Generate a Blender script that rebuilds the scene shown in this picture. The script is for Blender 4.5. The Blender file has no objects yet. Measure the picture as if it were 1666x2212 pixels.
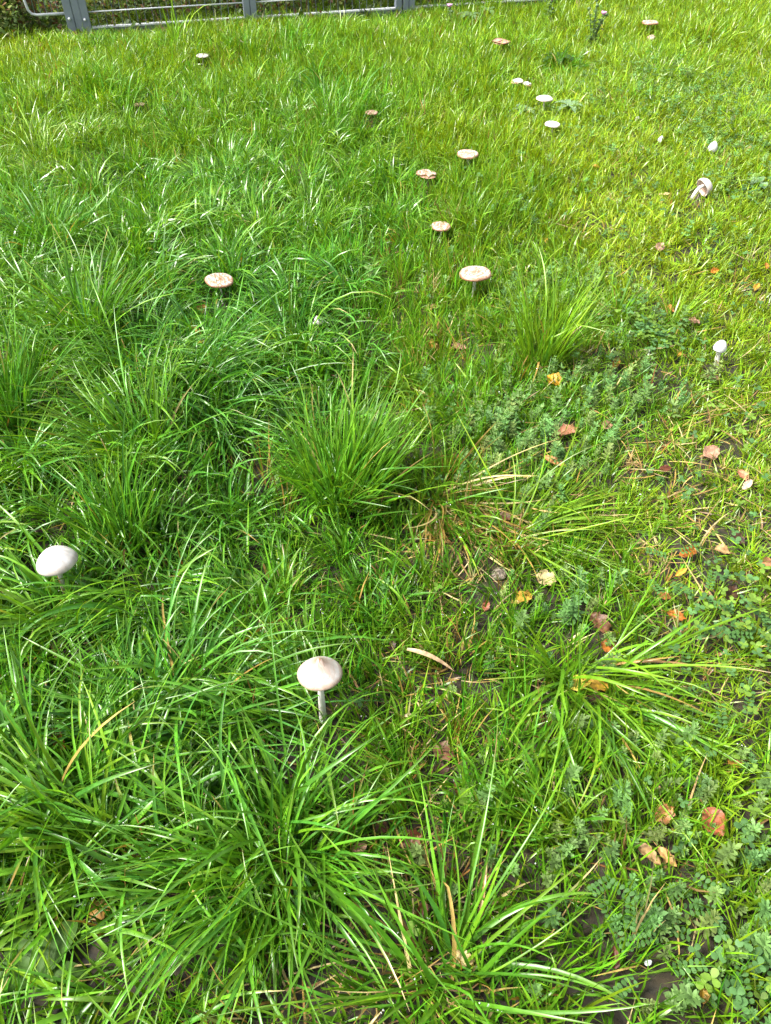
import bpy, math, random
import numpy as np
from mathutils import Vector, Matrix

R = math.radians
rng = np.random.default_rng(7)
random.seed(7)
S = bpy.context.scene
C = S.collection

# ------------------------------------------------------------------ camera
CAMH, PITCH, FPX, CU, CV = 1.40, R(45.0), 1665.0, 833.0, 1106.0      # picture units: 1666 x 2212
cam_d = bpy.data.cameras.new('camera')
cam_d.sensor_fit = 'VERTICAL'; cam_d.sensor_height = 36.0
cam_d.lens = 36.0 * FPX / 2212.0
cam_d.clip_start = 0.02; cam_d.clip_end = 500
cam = bpy.data.objects.new('camera', cam_d); C.objects.link(cam)
cam.location = (0, 0, CAMH); cam.rotation_euler = (R(90) - PITCH, 0, 0)
S.camera = cam

# ------------------------------------------------------------------ light
SUN_EL, SUN_AZ = R(54), R(-98)          # azimuth from +Y (ahead), positive to the right
w = bpy.data.worlds.new('World'); S.world = w; w.use_nodes = True
nt = w.node_tree; nt.nodes.clear()
sky = nt.nodes.new('ShaderNodeTexSky'); sky.sky_type = 'NISHITA'; sky.sun_disc = False
sky.sun_elevation = SUN_EL; sky.sun_rotation = SUN_AZ
sky.air_density = 1.0; sky.dust_density = 5.0; sky.ozone_density = 1.0
hsv = nt.nodes.new('ShaderNodeHueSaturation'); hsv.inputs['Saturation'].default_value = 0.35
bg = nt.nodes.new('ShaderNodeBackground'); bg.inputs['Strength'].default_value = 0.095
wo = nt.nodes.new('ShaderNodeOutputWorld')
nt.links.new(sky.outputs[0], hsv.inputs['Color']); nt.links.new(hsv.outputs[0], bg.inputs['Color'])
nt.links.new(bg.outputs[0], wo.inputs['Surface'])
sl = bpy.data.lights.new('sun', 'SUN'); sl.energy = 2.8; sl.angle = R(13); sl.color = (1, 0.96, 0.89)
so = bpy.data.objects.new('sun', sl); C.objects.link(so)
sd = Vector((math.sin(SUN_AZ) * math.cos(SUN_EL), math.cos(SUN_AZ) * math.cos(SUN_EL), math.sin(SUN_EL)))
so.rotation_euler = sd.to_track_quat('Z', 'Y').to_euler()
so.location = (0, 0, 5)
S.view_settings.view_transform = 'Standard'; S.view_settings.look = 'None'
S.view_settings.gamma = 1; S.view_settings.use_curve_mapping = False
S.view_settings.exposure = 1.92
S.render.engine = 'CYCLES'
S.cycles.max_bounces = 8; S.cycles.diffuse_bounces = 4; S.cycles.transparent_max_bounces = 8

# ------------------------------------------------------------------ geometry of the place
FWD = np.array([0, math.cos(PITCH), -math.sin(PITCH)])
UPV = np.array([0, math.sin(PITCH), math.cos(PITCH)])
CAM = np.array([0, 0, CAMH])

def gh(x, y):
    """height of the lawn"""
    return (0.016 * np.sin(3.1 * x + 1.3 * y + 0.4) * np.cos(2.3 * y - 0.9 * x) +
            0.010 * np.sin(6.3 * x - 4.1 * y) + 0.008 * np.sin(7.7 * y + 2.9 * x + 1.0))

def proj(p):
    """points (...,3) -> u, v, depth"""
    r = p - CAM
    z = np.maximum(r @ FWD, 1e-3)
    return CU + FPX * r[..., 0] / z, CV - FPX * (r @ UPV) / z, z

def ray(u, v):
    d = np.array([(u - CU) / FPX, 0, 0]) + FWD + UPV * (CV - v) / FPX
    return d

def at(u, v, lift=0.0):
    """the point of the lawn (plus lift) seen at picture position u, v"""
    d = ray(u, v); z = 0.0
    for _ in range(12):
        t = (z + lift - CAMH) / d[2]
        p = CAM + d * t
        z = float(gh(p[0], p[1]))
    return p

def depth(p): return float((np.asarray(p) - CAM) @ FWD)

# ------------------------------------------------------------------ helpers
def link(o, parent=None, loc=None):
    C.objects.link(o)
    if parent is not None: o.parent = parent
    if loc is not None: o.location = loc
    return o

def tag(o, label=None, cat=None, group=None, kind=None):
    if label: o['label'] = label
    if cat: o['category'] = cat
    if group: o['group'] = group
    if kind: o['kind'] = kind
    return o

def empty(name, loc=(0, 0, 0), rz=0):
    o = bpy.data.objects.new(name, None); o.empty_display_size = 0.02
    link(o); o.location = [float(a) for a in loc]; o.rotation_euler = (0, 0, rz)
    return o

def mesh_np(name, V, F, col=None, smooth=True):
    """V (n,3); F (m,k) all faces with k corners"""
    V = np.ascontiguousarray(V, np.float32); F = np.ascontiguousarray(F, np.int32)
    me = bpy.data.meshes.new(name)
    m, k = F.shape
    me.vertices.add(len(V)); me.vertices.foreach_set('co', V.ravel())
    me.loops.add(m * k); me.loops.foreach_set('vertex_index', F.ravel())
    me.polygons.add(m); me.polygons.foreach_set('loop_start', np.arange(0, m * k, k, dtype=np.int32))
    me.polygons.foreach_set('use_smooth', np.full(m, smooth, bool))
    if col is not None:
        c4 = np.ones((len(V), 4), np.float32); c4[:, :3] = col
        a = me.attributes.new('Col', 'FLOAT_COLOR', 'POINT'); a.data.foreach_set('color', c4.ravel())
    me.update(calc_edges=True)
    return me

def obj(name, me, mat, parent=None, loc=None):
    o = bpy.data.objects.new(name, me)
    if mat is not None and not me.materials: me.materials.append(mat)
    return link(o, parent, loc)

def grid_faces(rows, cols, closed=False):
    n = cols if closed else cols - 1
    i = np.arange(rows - 1)[:, None]; j = np.arange(n)[None, :]
    a = i * cols + j; b = i * cols + (j + 1) % cols
    return np.stack([a, b, b + cols, a + cols], -1).reshape(-1, 4)

def tube(path, radii, sides=8, cap=True):
    """(V,F) of a tube along path"""
    P = np.asarray(path, float); n = len(P)
    T = np.gradient(P, axis=0); T /= np.linalg.norm(T, axis=1)[:, None] + 1e-12
    ref = np.array([0.31, 0.9, 0.2])
    A = np.cross(T, ref); A /= np.linalg.norm(A, axis=1)[:, None] + 1e-12
    B = np.cross(T, A)
    ph = np.linspace(0, 2 * np.pi, sides, endpoint=False)
    r = np.broadcast_to(np.asarray(radii, float), (n,))
    V = P[:, None] + r[:, None, None] * (A[:, None] * np.cos(ph)[None, :, None] + B[:, None] * np.sin(ph)[None, :, None])
    V = V.reshape(-1, 3); F = grid_faces(n, sides, True)
    if cap:                                                     # close the ends with fans of quads
        k = len(V); V = np.vstack([V, P[:1], P[-1:]])
        f0 = [(k, (j + 2) % sides, (j + 1) % sides, j) for j in range(0, sides, 2)]
        o = (n - 1) * sides
        f1 = [(k + 1, o + j, o + (j + 1) % sides, o + (j + 2) % sides) for j in range(0, sides, 2)]
        F = np.vstack([F, f0, f1])
    return V, F

def join(parts):
    Vs, Fs, o = [], [], 0
    for V, F in parts:
        Vs.append(V); Fs.append(np.asarray(F) + o); o += len(V)
    return np.vstack(Vs), np.vstack(Fs)

def box(x0, x1, y0, y1, z0, z1):
    V = np.array([(x, y, z) for z in (z0, z1) for y in (y0, y1) for x in (x0, x1)], float)
    F = np.array([(0, 2, 3, 1), (4, 5, 7, 6), (0, 1, 5, 4), (2, 6, 7, 3), (0, 4, 6, 2), (1, 3, 7, 5)])
    return V, F

# ------------------------------------------------------------------ materials
def mat_new(name):
    m = bpy.data.materials.new(name); m.use_nodes = True
    n = m.node_tree.nodes; b = n['Principled BSDF']
    return m, n, m.node_tree.links, b

def leaf_mat(name, rough=0.42, trans=0.35, warm=(1.25, 1.05, 0.6), spec=0.5, vary=0.25, scale=60, tint=False):
    m, n, L, b = mat_new(name)
    at_ = n.new('ShaderNodeAttribute'); at_.attribute_name = 'Col'
    tc = n.new('ShaderNodeTexCoord'); no = n.new('ShaderNodeTexNoise'); no.inputs['Scale'].default_value = scale
    no.inputs['Detail'].default_value = 3
    L.new(tc.outputs['Object'], no.inputs['Vector'])
    mr = n.new('ShaderNodeMapRange'); mr.inputs['To Min'].default_value = 1 - vary; mr.inputs['To Max'].default_value = 1 + vary
    mr.inputs['From Min'].default_value = 0.3; mr.inputs['From Max'].default_value = 0.7
    L.new(no.outputs['Fac'], mr.inputs['Value'])
    mu = n.new('ShaderNodeVectorMath'); mu.operation = 'SCALE'
    src = at_.outputs['Color']
    if tint:                                                  # colour of the whole tuft, kept on its point
        ti = n.new('ShaderNodeAttribute'); ti.attribute_name = 'tint'; ti.attribute_type = 'INSTANCER'
        tm = n.new('ShaderNodeVectorMath'); tm.operation = 'MULTIPLY'
        L.new(src, tm.inputs[0]); L.new(ti.outputs['Vector'], tm.inputs[1]); src = tm.outputs[0]
    L.new(src, mu.inputs[0]); L.new(mr.outputs[0], mu.inputs['Scale'])
    L.new(mu.outputs[0], b.inputs['Base Color'])
    b.inputs['Roughness'].default_value = rough; b.inputs['Specular IOR Level'].default_value = spec
    tr = n.new('ShaderNodeBsdfTranslucent')
    wm = n.new('ShaderNodeVectorMath'); wm.operation = 'MULTIPLY'; wm.inputs[1].default_value = warm
    L.new(mu.outputs[0], wm.inputs[0]); L.new(wm.outputs[0], tr.inputs['Color'])
    mx = n.new('ShaderNodeMixShader'); mx.inputs[0].default_value = trans
    L.new(b.outputs[0], mx.inputs[1]); L.new(tr.outputs[0], mx.inputs[2])
    L.new(mx.outputs[0], n['Material Output'].inputs['Surface'])
    return m

M_GRASS = leaf_mat('grass_blade', 0.32, 0.31, (1.4, 1.14, 0.4), 0.48)
M_TUFT = leaf_mat('grass_tuft', 0.33, 0.31, (1.4, 1.14, 0.4), 0.42, tint=True)
M_HERB = leaf_mat('herb_leaf', 0.55, 0.35, (1.15, 1.05, 0.7), 0.25)
M_DRY = leaf_mat('dry_leaf', 0.5, 0.22, (1.2, 0.9, 0.6), 0.4, 0.45, 90)

def noise_mat(name, c1, c2, scale, rough=0.7, bump=0.0, detail=6, lo=0.35, hi=0.65):
    m, n, L, b = mat_new(name)
    tc = n.new('ShaderNodeTexCoord'); no = n.new('ShaderNodeTexNoise')
    no.inputs['Scale'].default_value = scale; no.inputs['Detail'].default_value = detail
    L.new(tc.outputs['Object'], no.inputs['Vector'])
    cr = n.new('ShaderNodeValToRGB'); e = cr.color_ramp.elements
    e[0].position = lo; e[1].position = hi; e[0].color = (*c1, 1); e[1].color = (*c2, 1)
    L.new(no.outputs['Fac'], cr.inputs[0]); L.new(cr.outputs[0], b.inputs['Base Color'])
    b.inputs['Roughness'].default_value = rough
    if bump:
        bp = n.new('ShaderNodeBump'); bp.inputs['Strength'].default_value = bump; bp.inputs['Distance'].default_value = 0.004
        L.new(no.outputs['Fac'], bp.inputs['Height']); L.new(bp.outputs[0], b.inputs['Normal'])
    return m

M_SOIL = noise_mat('soil', (0.008, 0.007, 0.003), (0.028, 0.02, 0.008), 60, 0.85, 0.8)
M_STEEL = noise_mat('grey_painted_steel', (0.15, 0.18, 0.215), (0.19, 0.22, 0.26), 14, 0.5)
M_ZINC = noise_mat('galvanised_wire', (0.42, 0.45, 0.47), (0.6, 0.62, 0.64), 30, 0.4)
M_BOARD = noise_mat('grey_board', (0.10, 0.125, 0.15), (0.17, 0.2, 0.22), 10, 0.6)
M_BARK = noise_mat('dry_stem', (0.06, 0.035, 0.018), (0.15, 0.09, 0.05), 40, 0.8)
M_STEMG = noise_mat('green_stem', (0.05, 0.1, 0.03), (0.09, 0.15, 0.04), 40, 0.6)
M_STONE = noise_mat('mottled_stone', (0.05, 0.04, 0.03), (0.26, 0.21, 0.16), 160, 0.8, 0.8)
M_PINK = noise_mat('thistle_petals', (0.42, 0.14, 0.34), (0.6, 0.3, 0.5), 80, 0.7)
M_CHALK = noise_mat('white_shell', (0.55, 0.57, 0.57), (0.75, 0.76, 0.76), 60, 0.5)

def cap_mat(name, centre, body, rim, crack, cw, cscale=38, r_c=0.35):
    """mushroom cap: colour runs from centre to rim (object space, unit radius), peeling streaks over it"""
    m, n, L, b = mat_new(name)
    tc = n.new('ShaderNodeTexCoord')
    at_ = n.new('ShaderNodeAttribute'); at_.attribute_name = 'Col'          # r = radius 0..1, g = top side
    sp = n.new('ShaderNodeSeparateColor'); L.new(at_.outputs['Color'], sp.inputs[0])
    no = n.new('ShaderNodeTexNoise'); no.inputs['Scale'].default_value = 45; no.inputs['Detail'].default_value = 5
    L.new(tc.outputs['Object'], no.inputs['Vector'])
    ad = n.new('ShaderNodeMath'); ad.operation = 'MULTIPLY_ADD'; ad.inputs[1].default_value = 0.28
    L.new(no.outputs['Fac'], ad.inputs[0]); L.new(sp.outputs[0], ad.inputs[2])
    sb = n.new('ShaderNodeMath'); sb.operation = 'SUBTRACT'; sb.inputs[1].default_value = 0.14
    L.new(ad.outputs[0], sb.inputs[0])
    cr = n.new('ShaderNodeValToRGB'); e = cr.color_ramp.elements
    e[0].position = 0.02; e[0].color = (*centre, 1); e[1].position = r_c; e[1].color = (*body, 1)
    x = e.new(0.84); x.color = (*body, 1); x = e.new(0.955); x.color = (*rim, 1)
    L.new(sb.outputs[0], cr.inputs[0])
    mp = n.new('ShaderNodeMapping'); mp.inputs['Scale'].default_value = (0.55, 1.6, 1)
    L.new(tc.outputs['Object'], mp.inputs[0])
    n2 = n.new('ShaderNodeTexNoise'); n2.inputs['Scale'].default_value = cscale; n2.inputs['Detail'].default_value = 4
    n2.inputs['Distortion'].default_value = 1.2
    L.new(mp.outputs[0], n2.inputs['Vector'])
    ck = n.new('ShaderNodeValToRGB'); k = ck.color_ramp.elements
    k[0].position = 0.5 - cw; k[0].color = (0, 0, 0, 1); k[1].position = 0.5 + cw; k[1].color = (0, 0, 0, 1)
    y = k.new(0.5 - cw * 0.35); y.color = (1, 1, 1, 1); y = k.new(0.5 + cw * 0.35); y.color = (1, 1, 1, 1)
    L.new(n2.outputs['Fac'], ck.inputs[0])
    mx = n.new('ShaderNodeMix'); mx.data_type = 'RGBA'
    st = n.new('ShaderNodeMapRange'); st.inputs['To Min'].default_value = .80; st.inputs['To Max'].default_value = 1.12   # radial fibres
    L.new(sp.outputs[1], st.inputs['Value'])
    n3 = n.new('ShaderNodeTexNoise'); n3.inputs['Scale'].default_value = 420; n3.inputs['Detail'].default_value = 2
    L.new(tc.outputs['Object'], n3.inputs['Vector'])
    dk = n.new('ShaderNodeMapRange'); dk.inputs['From Min'].default_value = .66; dk.inputs['From Max'].default_value = .72; dk.inputs['To Min'].default_value = 1; dk.inputs['To Max'].default_value = .45
    L.new(n3.outputs['Fac'], dk.inputs['Value'])                                                          # specks of dirt
    sm = n.new('ShaderNodeMath'); sm.operation = 'MULTIPLY'; L.new(st.outputs[0], sm.inputs[0]); L.new(dk.outputs[0], sm.inputs[1])
    fb = n.new('ShaderNodeVectorMath'); fb.operation = 'SCALE'; L.new(cr.outputs[0], fb.inputs[0]); L.new(sm.outputs[0], fb.inputs['Scale'])
    L.new(ck.outputs[0], mx.inputs[0]); L.new(fb.outputs[0], mx.inputs[6]); mx.inputs[7].default_value = (*crack, 1)
    L.new(mx.outputs[2], b.inputs['Base Color'])
    b.inputs['Roughness'].default_value = 0.45
    bp = n.new('ShaderNodeBump'); bp.inputs['Strength'].default_value = 0.35; bp.inputs['Distance'].default_value = 0.002
    L.new(n2.outputs['Fac'], bp.inputs['Height']); L.new(bp.outputs[0], b.inputs['Normal'])
    b.inputs['Subsurface Weight'].default_value = 0.15; b.inputs['Subsurface Radius'].default_value = (0.01, 0.006, 0.004)
    return m

M_CAP_BELL = cap_mat('cap_white_tan_centre', (0.19, 0.095, 0.045), (0.47, 0.435, 0.40), (0.33, 0.24, 0.18), (0.36, 0.29, 0.24), 0.03, 30, 0.78)
M_CAP_PALE = cap_mat('cap_white_smooth', (0.42, 0.31, 0.235), (0.50, 0.475, 0.46), (0.46, 0.40, 0.36), (0.47, 0.42, 0.39), 0.01, 30, 0.5)
M_CAP_OLD = cap_mat('cap_peeling', (0.36, 0.24, 0.17), (0.50, 0.455, 0.42), (0.22, 0.105, 0.055), (0.27, 0.145, 0.085), 0.09, 42)
M_CAP_BROWN = cap_mat('cap_brown_old', (0.4, 0.27, 0.19), (0.36, 0.25, 0.19), (0.16, 0.075, 0.04), (0.19, 0.1, 0.055), 0.07)
M_CAP_EGG = cap_mat('cap_white_button', (0.60, 0.595, 0.59), (0.60, 0.595, 0.59), (0.58, 0.57, 0.56), (0.59, 0.58, 0.57), 0.01)
M_GILL = noise_mat('gills', (0.28, 0.14, 0.09), (0.42, 0.26, 0.19), 60, 0.8)
M_GILLP = noise_mat('pink_gills', (0.5, 0.36, 0.29), (0.62, 0.48, 0.4), 60, 0.8)
M_STEM = noise_mat('mushroom_stem', (0.58, 0.54, 0.49), (0.70, 0.67, 0.63), 50, 0.55, 0.2)
M_STEMB = noise_mat('brown_mushroom_stem', (0.2, 0.12, 0.08), (0.4, 0.29, 0.2), 50, 0.6, 0.2)

# ------------------------------------------------------------------ tables of what stands where
# mushrooms: key, cap u v, cap width, stem foot u v, kind, lean (x, y), label
MUSH = [
 ('bell', 691, 1447, 100, 699, 1556, (0.02, 0.20), 'white bell cap with tan centre on a thick pale stem, alone in the near grass'),
 ('bell2', 121, 1208, 88, 142, 1290, (-0.06, 0.10), 'smooth white domed cap behind long blades at the left edge of the lawn'),
 ('flat', 474, 603, 63, 483, 655, (0.10, 0.02), 'flat white mushroom with brown streaks above three ochre leaves'),
 ('flat', 1027, 588, 71, 1022, 650, (-0.02, 0.05), 'largest flat cracked cap with brown rim on a tall clear stem'),
 ('flat', 953, 487, 43, 952, 530, (0.02, -0.03), 'flat pale mushroom straight up from the largest cracked cap, blade across it'),
 ('ragged', 923, 374, 44, 928, 416, (0.08, -0.02), 'ragged flat mushroom with a bitten left side and brown stem'),
 ('flat', 1011, 331, 47, 1011, 376, (0.0, -0.03), 'round white flat cap on slim brownish stem just behind the bitten one'),
 ('brownflat', 803, 242, 28, 803, 268, (0.0, -0.02), 'small brown rimmed flat mushroom alone in mid lawn grass'),
 ('brownflat', 301, 225, 25, 301, 247, (0.0, 0.0), 'small tan flat mushroom sunk in far grass on the left'),
 ('flatpale', 438, 119, 27, 438, 140, (0.03, -0.02), 'small white flat cap nearest to the grey fence'),
 ('cup', 1082, 92, 37, 1081, 124, (0.02, 0.0), 'brown mushroom with upturned torn rim left of the thistle'),
 ('flatpale', 1405, 47, 35, 1404, 76, (0.0, 0.0), 'white flat cap on thin stem right of the thistle, farthest on the right'),
 ('lump', 1408, 82, 19, 1408, 94, (0.0, 0.0), 'collapsed cream mushroom lump in grass below the farthest white cap'),
 ('ragged', 1117, 174, 28, 1117, 196, (-0.12, -0.05), 'ragged white cap half split, left one of a touching pair'),
 ('ragged', 1140, 180, 22, 1141, 200, (0.15, -0.05), 'ragged white cap with brown underside, right one of a touching pair'),
 ('flatpale', 1177, 211, 36, 1172, 253, (0.02, -0.03), 'flat white mushroom on a long pale stem among pale broad leaves'),
 ('flatpale', 1194, 267, 33, 1194, 296, (0.0, -0.05), 'flat white cap sunk in grass below the long stemmed one'),
 ('egg', 1377, 258, 10, 1377, 270, (0.0, 0.0), 'tiny white egg shaped button, smallest of all in the pale herbs'),
 ('egg', 1428, 303, 13, 1427, 317, (0.1, 0.0), 'small white egg shaped button between tiny one and big one'),
 ('egg', 1540, 320, 20, 1539, 342, (0.1, 0.0), 'bright white egg shaped button, the big one among pale herbs'),
 ('bullet', 1557, 748, 29, 1550, 788, (0.12, -0.02), 'white bullet shaped young mushroom leaning on short thick stem, right side'),
 ('bell3', 686, 690, 31, 688, 725, (0.0, -0.05), 'white mushroom mostly hidden behind upright grass blades in mid lawn'),
]

# fallen leaves: u v length angle(deg, picture) aspect shape colour label
YEL, OCH, ORA, TAN, PNK, BRN, RED, DRK, CRM = ((0.34, 0.20, 0.02), (0.30, 0.155, 0.025), (0.32, 0.11, 0.016), (0.32, 0.2, 0.085),
    (0.36, 0.2, 0.13), (0.13, 0.058, 0.026), (0.09, 0.026, 0.011), (0.055, 0.026, 0.014), (0.42, 0.33, 0.15))
LEAVES = [
 (130, 1608, 72, -70, .28, 'oval', OCH, 'long ochre leaf folded lengthwise, deep in the long left hand grass'),
 (218, 1962, 52, 40, .75, 'lobed', OCH, 'crumpled orange brown leaf in long grass near the lower left corner'),
 (310, 1768, 38, 55, .4, 'oval', OCH, 'curled ochre leaf standing up between blades left of the big near tussock'),
 (320, 1827, 18, 30, .7, 'lobed', DRK, 'small dark torn leaf just below a curled ochre leaf'),
 (960, 1624, 48, -20, .8, 'lobed', BRN, 'brown curled leaf in thin grass below and right of the near bell mushroom'),
 (955, 1662, 30, 10, .7, 'oval', DRK, 'dark brown leaf tucked under a larger brown curled leaf'),
 (887, 1813, 52, 15, .75, 'lobed', RED, 'dark red brown leaf, largest of three in a thin patch'),
 (823, 1785, 36, -20, .7, 'oval', RED, 'red brown leaf, uppermost of three in a thin patch'),
 (775, 1834, 36, 30, .6, 'oval', PNK, 'dull pink brown leaf, leftmost of three in a thin patch'),
 (913, 1968, 40, 80, .55, 'oval', RED, 'upright rusty red leaf in a gap of straw near the bottom'),
 (1003, 2070, 42, -15, .7, 'oval', CRM, 'pale yellow leaf lying in straw near the bottom edge'),
 (1046, 2030, 34, 20, .8, 'lobed', DRK, 'dark brown leaf above a pale yellow leaf near the bottom edge'),
 (1256, 1475, 52, 20, .6, 'oval', (0.5, 0.42, 0.05), 'greenish yellow leaf beside a golden one in the right hand tussock'),
 (1291, 1478, 56, -15, .55, 'lobed', YEL, 'golden yellow leaf with brown spots lying in the right hand tussock'),
 (1287, 1510, 30, 5, .6, 'oval', DRK, 'dark leaf under the golden one in the right hand tussock'),
 (1297, 1347, 54, -50, .6, 'lobed', BRN, 'brown leaf with nibbled holes above a bright orange leaf'),
 (1316, 1398, 36, -30, .8, 'lobed', ORA, 'bright orange leaf below a nibbled brown leaf'),
 (1461, 1330, 40, -15, .5, 'lobed', ORA, 'flame orange curled leaf in right hand herbs, darker at one end'),
 (1436, 1287, 26, -20, .6, 'oval', (0.4, 0.16, 0.04), 'small orange brown leaf up left of a flame orange curled leaf'),
 (1582, 1284, 44, 60, .7, 'lobed', DRK, 'dark chocolate leaf with raised edge near the right border'),
 (1588, 1647, 34, -30, .7, 'lobed', OCH, 'yellow and brown crumpled leaf among herbs at the right'),
 (1419, 1699, 24, 80, .5, 'oval', PNK, 'small salmon leaf half covered by herbs above two rusty leaves'),
 (1436, 1758, 46, 30, .8, 'lobed', (0.33, 0.14, 0.05), 'rusty brown leaf on the left of a big glossy red brown one'),
 (1542, 1775, 58, -60, .8, 'oval', (0.3, 0.09, 0.04), 'big glossy red brown leaf cupped in the lower right herbs'),
 (1401, 1845, 58, -40, .4, 'oval', TAN, 'tan leaf, left one of two narrow ones lying side by side'),
 (1442, 1851, 48, -45, .4, 'oval', (0.45, 0.25, 0.09), 'orange tan leaf, right one of two narrow ones lying side by side'),
 (1328, 2068, 40, 85, .45, 'oval', RED, 'dark red leaf standing upright left of a white shell chip'),
 (1519, 2146, 36, 80, .5, 'lobed', YEL, 'yellow leaf with dark tip in herbs by the bottom right corner'),
 (1654, 2045, 26, 20, .7, 'lobed', ORA, 'orange leaf cut by the right border low down'),
 (1537, 977, 38, 30, .8, 'oval', PNK, 'clean pink and cream leaf lying on short grass at right'),
 (1604, 1027, 26, -70, .8, 'oval', (0.4, 0.17, 0.09), 'terracotta leaf next to a pale rolled leaf at the right border'),
 (1615, 1046, 30, 40, .45, 'oval', (0.55, 0.38, 0.27), 'pale rolled pinkish leaf below the terracotta leaf'),
 (1438, 1012, 26, 20, .6, 'oval', RED, 'wine red leaf in a bare brown patch of the short grass'),
 (1487, 1193, 40, 15, .55, 'lobed', ORA, 'ragged orange leaf on thin short grass beside a dry twig'),
 (1472, 1236, 30, 30, .35, 'oval', (0.55, 0.28, 0.03), 'narrow yellow orange curl just below a ragged orange leaf'),
 (1659, 1216, 28, 0, .7, 'oval', (0.42, 0.2, 0.1), 'orange brown leaf touching the right border half way down'),
 (1595, 1163, 30, -40, .7, 'lobed', DRK, 'dark brown leaf in the bare soil patch near the right border'),
 (1561, 1190, 30, -20, .7, 'oval', TAN, 'beige leaf in the bare soil patch near the right border'),
 (1426, 533, 26, 60, .65, 'oval', (0.3, 0.17, 0.13), 'mauve brown folded leaf standing on bright yellow green grass'),
 (1544, 586, 20, 20, .6, 'lobed', (0.45, 0.17, 0.02), 'orange leaf on short grass right of the mauve folded one'),
 (1634, 620, 26, 55, .4, 'oval', YEL, 'slender yellow leaf near the right border above the bullet mushroom'),
 (1656, 574, 18, 80, .5, 'oval', ORA, 'small orange leaf at the right border above a slender yellow one'),
 (1450, 666, 22, -70, .45, 'oval', (0.4, 0.14, 0.03), 'small rust leaf upright in a thin tuft of grass'),
 (1197, 822, 34, -40, .9, 'lobed', (0.55, 0.26, 0.02), 'clear orange pointed leaf at the foot of the yellow green tussock'),
 (934, 745, 24, -50, .7, 'lobed', YEL, 'yellow leaf, left one of two below the largest cracked mushroom'),
 (992, 749, 32, -15, .5, 'lobed', PNK, 'salmon orange leaf, right one of two below the largest cracked mushroom'),
 (932, 664, 26, 10, .5, 'lobed', TAN, 'straw coloured curled leaf to the left of the tall clear stem'),
 (435, 668, 30, 50, .8, 'oval', OCH, 'ochre leaf, nearest below the flat streaked mushroom'),
 (421, 714, 28, -25, .6, 'lobed', (0.5, 0.28, 0.03), 'orange leaf with black upper edge, middle of three ochre leaves'),
 (429, 737, 24, 5, .7, 'lobed', (0.5, 0.32, 0.05), 'small pointed ochre leaf, lowest of three ochre leaves'),
 (1091, 1117, 26, -20, .8, 'oval', BRN, 'brown leaf on bleached straw right of the centre tussock'),
 (1180, 1250, 42, -15, .8, 'lobed', CRM, 'pale yellow holed leaf right of the mottled stone'),
 (1132, 1290, 38, 20, .7, 'lobed', YEL, 'amber leaf in herbs below the mottled stone'),
 (1050, 1308, 24, 70, .6, 'oval', (0.25, 0.08, 0.04), 'small red brown leaf below and left of the mottled stone'),
 (1200, 996, 48, -25, .32, 'oval', (0.42, 0.2, 0.07), 'orange brown strap leaf drooping over the pale herb mound'),
 (1225, 930, 48, 15, .55, 'lobed', (0.3, 0.13, 0.07), 'reddish brown leaf lying at the top of the pale herb mound'),
 (1312, 920, 24, 30, .8, 'oval', PNK, 'peach leaf right of the pale herb mound'),
 (1287, 361, 16, -10, .6, 'oval', YEL, 'tiny yellow leaf in far short grass right of the flat caps'),
 (1126, 397, 18, 0, .6, 'lobed', BRN, 'small brown leaf in far grass right of the bitten mushroom'),
 (1437, 419, 24, -5, .35, 'oval', CRM, 'cream strip leaf lying left of the tipped over mushroom'),
 (848, 1391, 30, 75, .45, 'oval', DRK, 'dark brown leaf upright in grass right of the near bell cap'),
 (1178, 519, 17, 70, .6, 'oval', YEL, 'tiny yellow leaf in mid grass right of the pale flat mushroom'),
 (1331, 783, 34, 60, .4, 'oval', OCH, 'narrow ochre leaf in herbs right of the yellow green tussock'),
 (1467, 764, 16, 60, .6, 'oval', YEL, 'small lemon leaf between clover and the bullet mushroom'),
 (1499, 694, 24, -20, .7, 'oval', PNK, 'dusty pink leaf in short grass above the bullet mushroom'),
 (1541, 817, 28, -10, .5, 'oval', (0.24, 0.11, 0.07), 'dull brown leaf just below the bullet mushroom'),
]
LEAF_LIFT = 0.024

# keys the growth keeps (mostly) clear of: u, v, half width, half height, depth, chance to drop
KEYS = []

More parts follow.
